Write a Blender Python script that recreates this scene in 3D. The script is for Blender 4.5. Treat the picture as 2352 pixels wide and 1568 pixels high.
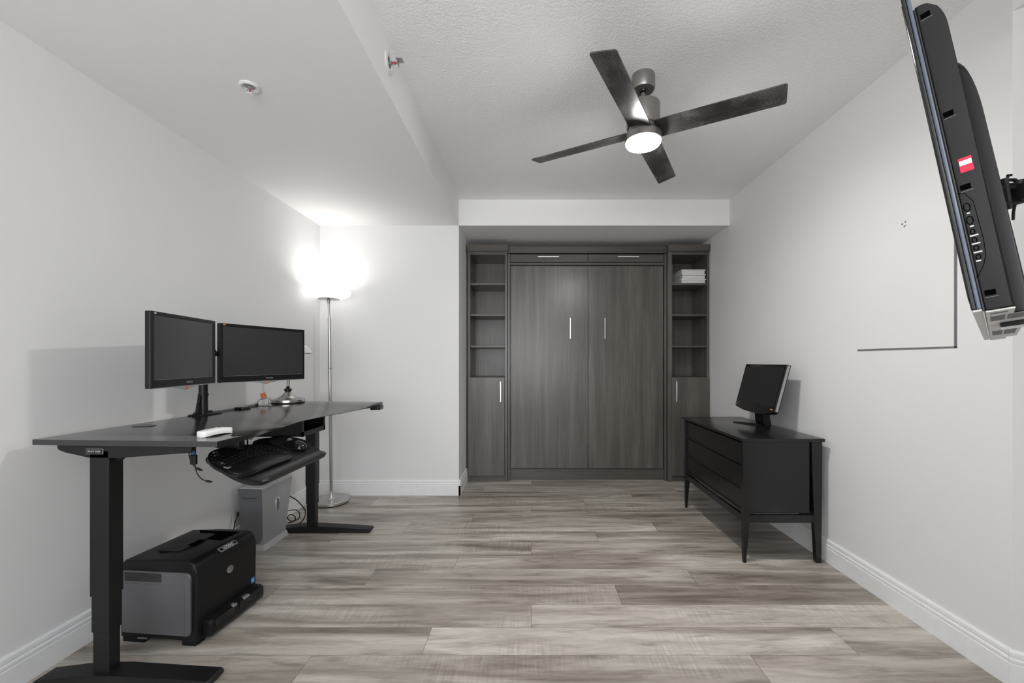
import bpy, bmesh, math, random
from mathutils import Vector, Matrix, Euler
random.seed(7)
for o in list(bpy.data.objects): bpy.data.objects.remove(o)
S = bpy.context.scene
COL = S.collection
PI = math.pi

# ------------------------------------------------------------------ camera, world, exposure
cam_d = bpy.data.cameras.new('camera'); cam = bpy.data.objects.new('camera', cam_d); COL.objects.link(cam)
cam.location = (0, 0, 1.3); cam.rotation_euler = (math.radians(90), 0, 0)
cam_d.sensor_width = 36; cam_d.lens = 940 * 36 / 2352
cam_d.shift_x = -45 / 2352; cam_d.shift_y = 45.5 / 2352
cam_d.clip_start = 0.02
S.camera = cam
S.view_settings.view_transform = 'Standard'; S.view_settings.look = 'None'
S.view_settings.gamma = 1; S.view_settings.use_curve_mapping = False
S.view_settings.exposure = 1.34
w = bpy.data.worlds.new('world'); S.world = w; w.use_nodes = True
w.node_tree.nodes['Background'].inputs[0].default_value = (0.80, 0.88, 1.0, 1)
w.node_tree.nodes['Background'].inputs[1].default_value = 1.0

def area(name, loc, rot, sx, sy, power, col=(1, 1, 1)):
    d = bpy.data.lights.new(name, 'AREA'); d.shape = 'RECTANGLE'; d.size = sx; d.size_y = sy
    d.energy = power; d.color = col
    o = bpy.data.objects.new(name, d); COL.objects.link(o); o.location = loc; o.rotation_euler = rot
    return o
# soft fill added at the unseen rear opening, tilted up to brighten the ceiling
area('daylight_fill', (0.2, -2.93, 1.45), (math.radians(90 + 62), 0, 0), 3.6, 2.2, 80, (0.995, 0.985, 0.97))
LAMP_UP = 0.75
FAN_EMIT = 105.0
LAMP_EMIT = 0.55

# ------------------------------------------------------------------ node materials
class N:
    def __init__(s, name):
        s.m = bpy.data.materials.new(name); s.m.use_nodes = True
        s.t = s.m.node_tree; s.b = s.t.nodes['Principled BSDF']
    def new(s, typ, **kw):
        n = s.t.nodes.new(typ)
        for k, v in kw.items(): setattr(n, k, v)
        return n
    def link(s, a, b): s.t.links.new(a, b)
    def math(s, op, a, b=None, c=None):
        n = s.new('ShaderNodeMath', operation=op)
        for i, v in enumerate((a, b, c)):
            if v is None: continue
            if isinstance(v, (int, float)): n.inputs[i].default_value = v
            else: s.link(v, n.inputs[i])
        return n.outputs[0]
    def coord(s, out='Object'): return s.new('ShaderNodeTexCoord').outputs[out]
    def mapping(s, vec, scale=(1, 1, 1), loc=(0, 0, 0)):
        n = s.new('ShaderNodeMapping'); n.inputs['Scale'].default_value = scale; n.inputs['Location'].default_value = loc
        s.link(vec, n.inputs[0]); return n.outputs[0]
    def noise(s, vec, scale, detail=3, rough=.5, dist=0):
        n = s.new('ShaderNodeTexNoise'); n.inputs['Scale'].default_value = scale
        n.inputs['Detail'].default_value = detail; n.inputs['Roughness'].default_value = rough
        n.inputs['Distortion'].default_value = dist
        s.link(vec, n.inputs['Vector']); return n.outputs['Fac']
    def ramp(s, fac, stops):
        n = s.new('ShaderNodeValToRGB'); e = n.color_ramp.elements
        e[0].position, e[0].color = stops[0][0], (*stops[0][1], 1)
        e[1].position, e[1].color = stops[-1][0], (*stops[-1][1], 1)
        for p, c in stops[1:-1]:
            x = e.new(p); x.color = (*c, 1)
        s.link(fac, n.inputs[0]); return n.outputs[0]
    def mix(s, fac, a, b, mode='MIX'):
        n = s.new('ShaderNodeMix', data_type='RGBA', blend_type=mode)
        if isinstance(fac, (int, float)): n.inputs[0].default_value = fac
        else: s.link(fac, n.inputs[0])
        for i, v in ((6, a), (7, b)):
            if isinstance(v, tuple): n.inputs[i].default_value = (*v, 1)
            else: s.link(v, n.inputs[i])
        return n.outputs[2]
    def bump(s, h, strength, dist=.002):
        n = s.new('ShaderNodeBump'); n.inputs['Strength'].default_value = strength; n.inputs['Distance'].default_value = dist
        s.link(h, n.inputs['Height']); s.link(n.outputs[0], s.b.inputs['Normal'])
    def set(s, rough=.5, metal=0, spec=.5, color=None):
        s.b.inputs['Roughness'].default_value = rough; s.b.inputs['Metallic'].default_value = metal
        s.b.inputs['Specular IOR Level'].default_value = spec
        if color is not None:
            if isinstance(color, tuple): s.b.inputs['Base Color'].default_value = (*color, 1)
            else: s.link(color, s.b.inputs['Base Color'])
        return s.m

def plastic(name, c, rough=.5, metal=0, spec=.5, var=.08, scale=60, bump=.0):
    n = N(name); v = n.coord()
    f = n.noise(v, scale, 3)
    lo = tuple(x * (1 - var) for x in c); hi = tuple(min(1, x * (1 + var)) for x in c)
    col = n.ramp(f, [(.3, lo), (.7, hi)])
    if bump: n.bump(f, bump, .001)
    return n.set(rough, metal, spec, col)
def emis(name, c, strength):
    n = N(name); n.set(.5, 0, .3, (.8, .8, .8))
    n.b.inputs['Emission Color'].default_value = (*c, 1); n.b.inputs['Emission Strength'].default_value = strength
    return n.m

def wall_mat(name, c, scale, strength, dist=.002, knock=False):
    n = N(name); v = n.coord()
    a = n.noise(v, scale, 4, .6)
    if knock:
        r = n.ramp(a, [(.42, (0, 0, 0)), (.60, (1, 1, 1))]); n.bump(r, strength, dist)
    else: n.bump(a, strength, dist)
    g = n.noise(v, 1.1, 2)
    return n.set(.62, 0, .3, n.ramp(g, [(.3, tuple(x * .985 for x in c)), (.7, c)]))
M = {}
M['wall'] = wall_mat('wall_paint', (.77, .77, .768), 170, .12, .001)
M['ceil_smooth'] = wall_mat('ceiling_paint', (.84, .838, .83), 130, .12, .001)
M['ceil_rough'] = wall_mat('textured_ceiling_paint', (.93, .928, .92), 80, .42, .003, True)
M['trim'] = plastic('trim_paint', (.84, .845, .85), .35, 0, .5, .02, 20)

def floor_mat():
    n = N('floor_planks'); v = n.coord()
    sp = n.new('ShaderNodeSeparateXYZ'); n.link(v, sp.inputs[0]); X, Y = sp.outputs[0], sp.outputs[1]
    W = .188; L = 1.94
    ry = n.math('DIVIDE', n.math('SUBTRACT', Y, 1.8117), W)
    row = n.math('FLOOR', ry); fy = n.math('SUBTRACT', ry, row)
    rx = n.math('DIVIDE', n.math('SUBTRACT', n.math('SUBTRACT', X, -.487), n.math('MULTIPLY', row, .485)), L)
    px = n.math('FLOOR', rx); fx = n.math('SUBTRACT', rx, px)
    cid = n.new('ShaderNodeCombineXYZ'); n.link(row, cid.inputs[0]); n.link(px, cid.inputs[1])
    wn = n.new('ShaderNodeTexWhiteNoise', noise_dimensions='3D'); n.link(cid.outputs[0], wn.inputs[0])
    sc = n.new('ShaderNodeSeparateColor'); n.link(wn.outputs['Color'], sc.inputs[0])
    r1, r2, r3 = sc.outputs[0], sc.outputs[1], sc.outputs[2]
    def vec(sx, sy, off):
        c = n.new('ShaderNodeCombineXYZ')
        n.link(n.math('ADD', n.math('MULTIPLY', X, sx), n.math('MULTIPLY', r1, off)), c.inputs[0])
        n.link(n.math('ADD', n.math('MULTIPLY', Y, sy), n.math('MULTIPLY', r2, off)), c.inputs[1])
        n.link(n.math('MULTIPLY', r3, 9.), c.inputs[2]); return c.outputs[0]
    broad = n.noise(vec(.9, 8.5, 37), 1.0, 4, .55, .6)       # long light and dark figure
    blot = n.noise(vec(4, 24, 21), 1.0, 5, .62, .5)          # knots, clouds
    grain = n.noise(vec(14, 240, 13), 1.0, 3, .6, .2)        # fine grain
    saw = n.noise(vec(75, 5, 5), 1.0, 2, .5, .3)             # cross sawn marks
    sm = n.ramp(n.noise(vec(1.3, 4, 53), 1.0, 2), [(.52, (0, 0, 0)), (.66, (1, 1, 1))])
    c = n.ramp(broad, [(.30, (.19, .160, .135)), (.42, (.315, .278, .242)), (.52, (.43, .39, .347)), (.63, (.55, .51, .46)), (.75, (.65, .612, .565))])
    c = n.mix(.75, c, n.ramp(blot, [(.30, (.50, .48, .46)), (.46, (.92, .92, .91)), (.7, (1.12, 1.12, 1.12))]), 'MULTIPLY')
    c = n.mix(.8, c, n.ramp(grain, [(.25, (.80, .79, .78)), (.6, (1.06, 1.06, 1.06))]), 'MULTIPLY')
    c = n.mix(n.math('MULTIPLY', sm, .5), c, n.mix(1.0, c, n.ramp(saw, [(.3, (.72, .71, .70)), (.68, (1.28, 1.28, 1.27))]), 'MULTIPLY'))
    tone = n.math('ADD', .90, n.math('MULTIPLY', r3, .2))
    tc = n.new('ShaderNodeCombineColor'); [n.link(tone, tc.inputs[i]) for i in range(3)]
    c = n.mix(1.0, c, tc.outputs[0], 'MULTIPLY')
    ey = n.math('MULTIPLY', n.math('MINIMUM', fy, n.math('SUBTRACT', 1, fy)), W)
    ex = n.math('MULTIPLY', n.math('MINIMUM', fx, n.math('SUBTRACT', 1, fx)), L)
    seam = n.math('LESS_THAN', n.math('MINIMUM', ey, ex), .0011)
    c = n.mix(n.math('MULTIPLY', seam, .72), c, (.05, .043, .038))
    n.bump(n.math('SUBTRACT', grain, n.math('MULTIPLY', seam, 2)), .12, .001)
    rr = n.math('ADD', .27, n.math('MULTIPLY', grain, .14)); n.link(rr, n.b.inputs['Roughness'])
    m = n.set(.48, 0, .55, c); n.link(rr, n.b.inputs['Roughness']); return m
M['floor'] = floor_mat()

def cab_mat(name, horiz=False, k=1.0):
    n = N(name); v = n.coord()
    s = (2.2, 2.2, 90) if horiz else (90, 90, 2.2)
    s2 = (.7, .7, 14) if horiz else (14, 14, .7)
    a = n.noise(n.mapping(v, s), 1.6, 4, .65)
    b = n.noise(n.mapping(v, s2), 1.0, 3, .55)
    f = n.noise(v, 300, 2)
    c = n.ramp(b, [(.3, (.080 * k, .072 * k, .063 * k)), (.52, (.104 * k, .095 * k, .083 * k)), (.72, (.142 * k, .131 * k, .116 * k))])
    c = n.mix(.85, c, n.ramp(a, [(.3, (.66, .66, .66)), (.7, (1.22, 1.22, 1.22))]), 'MULTIPLY')
    n.bump(a, .12, .001)
    return n.set(.31, 0, .5, c)
M['cab'] = cab_mat('dark_taupe_wood_laminate'); M['cabh'] = cab_mat('dark_taupe_wood_laminate_crosswise', True, .88)
M['chrome'] = plastic('bright_chrome', (.85, .85, .86), .22, .9, .5, .02)
M['nickel_base'] = plastic('brushed_nickel_base', (.62, .60, .57), .30, 1, .5, .05, 40)
M['nickel'] = plastic('brushed_nickel', (.44, .43, .41), .28, 1, .5, .05, 40)
M['blackmetal'] = plastic('black_powder_coat', (.007, .007, .0075), .45, 0, .35, .15, 200, .05)
M['desktop'] = plastic('black_laminate', (.014, .014, .014), .17, 0, 1.0, .12, 300, .03)
M['blackplastic'] = plastic('black_plastic', (.006, .006, .0065), .42, 0, .30, .12, 80)
M['gloss'] = plastic('glossy_black_plastic', (.008, .008, .009), .12, 0, .5, .1)
M['softblack'] = plastic('soft_black_rubber', (.008, .008, .009), .6, 0, .28, .15, 90)
M['greypad'] = plastic('dark_grey_leatherette', (.016, .016, .017), .42, 0, .4, .12, 150, .08)
M['screen'] = plastic('matte_screen', (.026, .027, .028), .28, 0, .6, .05, 20)
M['screen2'] = plastic('aio_screen', (.012, .012, .013), .30, 0, .5, .05, 20)
M['silver'] = plastic('silver_plastic', (.34, .345, .355), .38, .35, .5, .05, 150)
M['pc'] = plastic('grey_pc_panel', (.36, .365, .375), .42, .25, .5, .05, 120)
M['pcfront'] = plastic('dark_grey_pc_panel', (.14, .143, .15), .45, .1, .5, .05, 120)
M['pcbase'] = plastic('light_grey_base', (.42, .41, .40), .5, 0, .5, .05)
M['prsilver'] = plastic('dark_silver_panel', (.135, .135, .14), .34, .3, .5, .08, 260)
M['white'] = plastic('white_plastic', (.80, .80, .79), .4, 0, .5, .02)
M['paper'] = plastic('white_card', (.72, .72, .71), .6, 0, .3, .04)
M['beige'] = plastic('pale_beige_card', (.36, .34, .31), .7, 0, .3, .06)
M['lacquer'] = plastic('black_lacquered_wood', (.008, .008, .0085), .22, 0, .5, .2, 50, .03)
M['tvshell'] = plastic('tv_shell', (.0085, .0085, .009), .42, 0, .35, .1, 200)
M['tvglass'] = plastic('blue_tinted_clear_bezel', (.085, .10, .135), .10, .2, .8, .1, 30)
M['tvunder'] = plastic('tv_light_underside', (.60, .59, .575), .45, 0, .5, .06, 40)
M['vent'] = plastic('vent_grey', (.11, .11, .108), .6, 0, .4, .1, 300)
M['red'] = plastic('red_print', (.62, .02, .06), .5, 0, .4, .05)
M['blue'] = plastic('blue_print', (.03, .22, .62), .5, 0, .4, .05)
M['navy'] = plastic('usb_blue', (.02, .06, .16), .5, 0, .4, .05)
M['orange'] = plastic('orange_card', (.62, .20, .10), .6, 0, .3, .12, 220)
M['amber'] = plastic('amber_print', (.65, .22, .04), .5, 0, .3, .05)
M['dimgrey'] = plastic('dim_grey_print', (.16, .16, .17), .5, 0, .4, .05)
M['lightgrey'] = plastic('light_grey_print', (.55, .55, .55), .5, 0, .4, .05)
M['keygrey'] = plastic('grey_key', (.20, .20, .205), .4, 0, .4, .05)
M['fanmetal'] = plastic('brushed_grey_nickel', (.30, .285, .27), .38, .85, .5, .05, 40)
M['void'] = plastic('unlit_opening_black', (.001, .001, .001), .9, 0, .02, .1)
M['redglass'] = plastic('red_bulb', (.5, .02, .03), .15, 0, .5, .05)
M['glassshade'] = plastic('white_glass_shade', (.80, .80, .79), .25, 0, .5, .02)
def blade_mat():
    n = N('dusty_black_blade'); v = n.coord()
    g = n.noise(n.mapping(v, (4, 60, 60)), 1.0, 3)
    base = n.ramp(g, [(.3, (.018, .017, .017)), (.7, (.040, .038, .037))])
    d = n.noise(v, 160, 6, .75); e = n.noise(v, 6, 3, .6)
    gr = n.new('ShaderNodeSeparateXYZ'); n.link(v, gr.inputs[0])
    edge = n.math('ADD', n.math('MULTIPLY', gr.outputs[0], .28), n.math('MULTIPLY', n.math('ABSOLUTE', gr.outputs[1]), 1.1))
    mask = n.math('ADD', n.math('ADD', n.math('MULTIPLY', d, .75), n.math('MULTIPLY', e, .55)), edge)
    k = n.ramp(mask, [(.80, (0, 0, 0)), (1.0, (1, 1, 1))])
    return n.set(.34, 0, .5, n.mix(n.math('MULTIPLY', k, .75), base, (.19, .18, .17)))
M['blade'] = blade_mat()
M['fanlight'] = emis('fan_diffuser_glow', (1, .985, .955), FAN_EMIT)
M['lampglow'] = emis('torchiere_glass_glow', (1, .97, .93), LAMP_EMIT)

# ------------------------------------------------------------------ object helpers
def wm(o):
    m = Matrix.LocRotScale(o.location, o.rotation_euler, o.scale)
    return wm(o.parent) @ m if o.parent else m
def root(name, label, cat, loc=(0, 0, 0), rz=0, group=None, rot=None):
    o = bpy.data.objects.new(name, None); COL.objects.link(o); o.location = loc
    o.rotation_euler = rot if rot else (0, 0, rz); o['label'] = label; o['category'] = cat
    if group: o['group'] = group
    o.empty_display_size = .05
    return o
def obj(name, bm, mat, parent=None, world=False, smooth=None, label=None):
    """link bm as one mesh object; world=True when its vertices are room coordinates"""
    if world and parent: bm.transform(wm(parent).inverted())
    bmesh.ops.recalc_face_normals(bm, faces=bm.faces)
    me = bpy.data.meshes.new(name)
    if smooth:
        for f in bm.faces: f.smooth = True
        lim = math.radians(smooth)
        for e in bm.edges:
            if len(e.link_faces) == 2 and e.calc_face_angle(0) > lim: e.smooth = False
    bm.to_mesh(me); bm.free()
    mats = mat if isinstance(mat, (list, tuple)) else [mat]
    for m in mats: me.materials.append(M[m] if isinstance(m, str) else m)
    o = bpy.data.objects.new(name, me); COL.objects.link(o)
    if parent: o.parent = parent
    if label: o['label'] = label
    return o
def tag(o, label, cat, group=None):
    o['label'] = label; o['category'] = cat
    if group: o['group'] = group
    return o
def center_origin(o, loc):
    """move a single-mesh thing's origin to loc without moving the mesh"""
    o.data.transform(Matrix.Translation(-Vector(loc))); o.location = loc; return o
def B(): return bmesh.new()
def box(bm, x0, x1, y0, y1, z0, z1, bev=0, seg=2, mi=0, mtx=None):
    vs = [bm.verts.new(p) for p in ((x0, y0, z0), (x1, y0, z0), (x1, y1, z0), (x0, y1, z0), (x0, y0, z1), (x1, y0, z1), (x1, y1, z1), (x0, y1, z1))]
    fs = [bm.faces.new([vs[i] for i in q]) for q in ((3, 2, 1, 0), (4, 5, 6, 7), (0, 1, 5, 4), (1, 2, 6, 5), (2, 3, 7, 6), (3, 0, 4, 7))]
    for f in fs: f.material_index = mi
    if bev:
        es = list({e for f in fs for e in f.edges})
        r = bmesh.ops.bevel(bm, geom=es, offset=bev, segments=seg, profile=.5, affect='EDGES')
        vs = list({v for f in fs if f.is_valid for v in f.verts} | set(r['verts']))
        for f in r['faces']: f.material_index = mi
    if mtx: bmesh.ops.transform(bm, matrix=mtx, verts=[v for v in vs if v.is_valid])
    return bm
def prism(bm, pts, a, b, fn, mi=0, bev=0):
    """polygon pts (u,v) extruded from w=a to w=b, fn(u,v,w)->xyz"""
    lo = [bm.verts.new(fn(u, v, a)) for u, v in pts]; hi = [bm.verts.new(fn(u, v, b)) for u, v in pts]
    n = len(pts); fs = [bm.faces.new(lo[::-1]), bm.faces.new(hi)]
    for i in range(n): fs.append(bm.faces.new((lo[i], lo[(i + 1) % n], hi[(i + 1) % n], hi[i])))
    for f in fs: f.material_index = mi
    if bev:
        es = list(fs[0].edges) + list(fs[1].edges)
        r = bmesh.ops.bevel(bm, geom=es, offset=bev, segments=3, profile=.5, affect='EDGES')
        for f in r['faces']: f.material_index = mi
    return bm
def lathe(bm, prof, c=(0, 0, 0), seg=48, mi=0, sx=1, sy=1):
    """profile [(r,z)...] revolved about the vertical through c"""
    rings = []
    for r, z in prof:
        if r < 1e-6: rings.append([bm.verts.new((c[0], c[1], c[2] + z))])
        else: rings.append([bm.verts.new((c[0] + sx * r * math.cos(2 * PI * i / seg), c[1] + sy * r * math.sin(2 * PI * i / seg), c[2] + z)) for i in range(seg)])
    for A, Bq in zip(rings, rings[1:]):
        for i in range(seg):
            j = (i + 1) % seg
            if len(A) == 1 and len(Bq) == 1: continue
            if len(A) == 1: f = bm.faces.new((A[0], Bq[j], Bq[i]))
            elif len(Bq) == 1: f = bm.faces.new((A[i], A[j], Bq[0]))
            else: f = bm.faces.new((A[i], A[j], Bq[j], Bq[i]))
            f.material_index = mi
    return bm
def cyl(bm, p, q, r, r2=None, seg=24, mi=0):
    p, q = Vector(p), Vector(q); d = q - p; r2 = r if r2 is None else r2
    m = Matrix.Translation(p) @ d.to_track_quat('Z', 'Y').to_matrix().to_4x4()
    n0 = set(bm.verts)
    lathe(bm, [(0, 0), (r, 0), (r2, d.length), (0, d.length)], seg=seg, mi=mi)
    bmesh.ops.transform(bm, matrix=m, verts=[v for v in bm.verts if v not in n0]); return bm
def catmull(P, k=8):
    P = [Vector(p) for p in P]; P = [2 * P[0] - P[1]] + P + [2 * P[-1] - P[-2]]; out = []
    for i in range(1, len(P) - 2):
        for s in range(k):
            t = s / k; a, b, c, d = P[i - 1:i + 3]
            out.append(.5 * ((2 * b) + (c - a) * t + (2 * a - 5 * b + 4 * c - d) * t * t + (-a + 3 * b - 3 * c + d) * t ** 3))
    out.append(P[-2]); return out
def tube(bm, P, r, seg=10, smooth=True, k=8, mi=0):
    P = catmull(P, k) if smooth else [Vector(p) for p in P]
    rings = []; up = Vector((0, 0, 1)); prev = None
    for i, p in enumerate(P):
        d = (P[min(i + 1, len(P) - 1)] - P[max(i - 1, 0)]).normalized()
        if prev is None:
            prev = d.cross(up)
            if prev.length < .05: prev = d.cross(Vector((1, 0, 0)))
        x = (prev - d * prev.dot(d)).normalized(); y = d.cross(x); prev = x
        rr = r[i] if isinstance(r, list) else r
        rings.append([bm.verts.new(p + x * rr * math.cos(2 * PI * j / seg) + y * rr * math.sin(2 * PI * j / seg)) for j in range(seg)])
    for A, C in zip(rings, rings[1:]):
        for j in range(seg):
            bm.faces.new((A[j], A[(j + 1) % seg], C[(j + 1) % seg], C[j])).material_index = mi
    bm.faces.new(rings[0][::-1]).material_index = mi; bm.faces.new(rings[-1]).material_index = mi
    return bm
def rrect(x0, x1, y0, y1, r, n=6):
    out = []
    rs = r if isinstance(r, (list, tuple)) else (r,) * 4
    for (cx, cy, a, q) in ((x1 - rs[0], y1 - rs[0], 0, rs[0]), (x0 + rs[1], y1 - rs[1], 90, rs[1]), (x0 + rs[2], y0 + rs[2], 180, rs[2]), (x1 - rs[3], y0 + rs[3], 270, rs[3])):
        if q < 1e-5: out.append((cx, cy)); continue
        for i in range(n + 1):
            t = math.radians(a + 90 * i / n); out.append((cx + q * math.cos(t), cy + q * math.sin(t)))
    return out
def smooth2d(P, k=6):
    n = len(P); out = []
    for i in range(n):
        a, b, c, d = [Vector(P[(i + j - 1) % n]) for j in range(4)]
        for s in range(k):
            t = s / k; out.append(tuple(.5 * ((2 * b) + (c - a) * t + (2 * a - 5 * b + 4 * c - d) * t * t + (-a + 3 * b - 3 * c + d) * t ** 3)))
    return out
def text_bm(txt, size, depth, mtx):
    cu = bpy.data.curves.new('lettering', 'FONT'); cu.body = txt; cu.size = size; cu.extrude = depth
    cu.align_x = 'CENTER'; cu.align_y = 'CENTER'; cu.resolution_u = 2
    o = bpy.data.objects.new('lettering', cu); COL.objects.link(o)
    dg = bpy.context.evaluated_depsgraph_get(); me = bpy.data.meshes.new_from_object(o.evaluated_get(dg))
    bm = bmesh.new(); bm.from_mesh(me); bpy.data.objects.remove(o); bpy.data.curves.remove(cu); bpy.data.meshes.remove(me)
    bm.transform(mtx); return bm
def frame(o, x, y, z):
    """matrix with given axes (columns)"""
    m = Matrix.Identity(4)
    for i, v in enumerate((Vector(x), Vector(y), Vector(z), Vector(o))):
        for j in range(3): m[j][i] = v[j]
    return m
def copy_tree(o, parent=None):
    c = o.copy(); COL.objects.link(c); c.parent = parent
    for ch in [x for x in bpy.data.objects if x.parent == o]: copy_tree(ch, c)
    return c
def struct(name, bm, mat, **k):
    o = obj(name, bm, mat, **k); o['kind'] = 'structure'; return o

# ------------------------------------------------------------------ the room
XL, XR, XB = -2.06, 1.925, -.707          # left wall, right wall, beam / alcove side
YN, YC, YB = 3.98, 4.42, 4.88             # niche wall / soffit face, cabinet face, alcove back
ZL, ZH = 2.62, 2.871                      # low and high ceiling
YR = -3.0; XR2 = 2.62
struct('floor', box(B(), -2.2, 2.8, YR - .1, 5.0, -.1, 0), 'floor')
struct('wall_left', box(B(), XL - .12, XL, YR - .1, 5.0, 0, 3), 'wall')
struct('wall_niche', box(B(), XL, XB, YN, 5.0, 0, ZL), 'wall')
struct('wall_back', box(B(), XB, XR + .12, YB, 5.0, 0, ZL), 'wall')
struct('wall_right', box(B(), XR, XR + .12, 1.638, YB, 0, ZH + .1), 'wall')
angled = [(XR, 1.638), (XR2, 1.105), (XR2 + .1, 1.2), (XR + .12, 1.72)]
struct('wall_angled', prism(B(), angled, 0, ZH + .1, lambda u, v, w: (u, v, w)), 'wall')
struct('wall_side', box(B(), XR2, XR2 + .12, YR - .1, 1.2, 0, ZH + .1), 'wall')
struct('wall_light_blocker', box(B(), .95, XR2, -.75, -.63, 0, ZH), 'wall')  # added unseen behind the camera to block light from the right side
b = B(); box(b, XL, -1.7, YR - .12, YR, 0, 3); box(b, 2.1, XR2, YR - .12, YR, 0, 3); box(b, -1.7, 2.1, YR - .12, YR, 2.45, 3); box(b, -1.7, 2.1, YR - .12, YR, 0, .12)
struct('wall_rear', b, 'wall')
b = B(); box(b, -1.7, 2.1, YR - .08, YR - .03, .12, .17); box(b, -1.7, 2.1, YR - .08, YR - .03, 2.40, 2.45)
for x in (-1.7, .175, 2.05): box(b, x, x + .05, YR - .08, YR - .03, .12, 2.45)
struct('window_1', b, 'trim')
# low ceiling with the beam face, then the soffit over the cabinets, then the high textured ceiling
struct('ceiling', box(B(), XL - .1, XB, YR - .1, 5.0, ZL, 3.02), 'ceil_smooth')
struct('ceiling', box(B(), XB, XR + .1, YN, 5.0, ZL, 3.02), 'ceil_smooth')
struct('ceiling', box(B(), XB, XR2 + .1, YR - .1, YN, ZH, 3.02), 'ceil_rough')
bk = [(XR, 1.638), (XR, YR), (XR2, YR), (XR2, 1.105)]
struct('ceiling', prism(B(), bk, 2.70, ZH, lambda u, v, w: (u, v, w)), 'ceil_smooth')

PROF = [(0, 0), (.017, 0), (.017, .094), (.0135, .097), (.0135, .101), (.0165, .104), (.0165, .114), (.011, .118), (.011, .122), (.0135, .127), (.0125, .140), (.008, .146), (0, .147)]
def baseboard(name, p, q, inward, ext0=0, ext1=0):
    p, q = Vector((*p, 0)), Vector((*q, 0)); d = (q - p).normalized(); p = p - d * ext0; q = q + d * ext1; nv = Vector((*inward, 0)).normalized()
    fn = lambda u, v, w: tuple(p + (q - p) * w + nv * u + Vector((0, 0, v)))
    struct(name, prism(B(), PROF, 0, 1, fn), 'trim')
baseboard('baseboard_left', (XL, YR), (XL, YN), (1, 0))
baseboard('baseboard_niche', (XL, YN), (XB, YN), (0, -1), 0, .017)
baseboard('baseboard_alcove', (XB, YN), (XB, YC), (1, 0), .017, 0)
baseboard('baseboard_right', (XR, 1.638), (XR, YC), (-1, 0), .004, 0)
aw = Vector((XR2 - XR, 1.105 - 1.638, 0)).normalized()
baseboard('baseboard_angled', (XR, 1.638), (XR2, 1.105), (aw.y, -aw.x), .012, 0)
baseboard('baseboard_side', (XR2, YR), (XR2, 1.105), (-1, 0))

# electrical access panel painted like the wall
r = root('access_panel', 'large white painted rectangular access panel set flush in the right wall beside the television', 'wall panel', (XR, 2.137, 1.366))
pts = [(1.858, 1.365), (2.416, 1.369), (2.405, 1.990), (1.858, 1.985)]
obj('panel_door', prism(B(), [(1.861, 1.368), (2.414, 1.371), (2.404, 1.988), (1.861, 1.982)], XR - .005, XR, lambda u, v, w: (w, u, v)), 'wall', r, True)
b = B(); box(b, XR - .0035, XR, 1.852, 1.861, 1.362, 1.95); box(b, XR - .0035, XR, 1.852, 2.414, 1.361, 1.3675)
obj('gap', b, 'dimgrey', r, True, label='thin dark gap along the panel edge')
for i, (y, z) in enumerate(((2.125, 2.012), (2.107, 2.018), (2.113, 1.996), (2.105, 1.999))):
    o = obj('nail_hole', lathe(B(), [(0, -.001), (.0045 if i < 3 else .003, -.001), (.0045 if i < 3 else .003, .001), (0, .001)], seg=10), 'pcfront')
    o.rotation_euler = (0, PI / 2, 0); o.location = (XR, y, z)
    tag(o, 'tiny dark nail hole in the right wall just above the access panel', 'nail hole', 'cluster of nail holes above the access panel')

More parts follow.
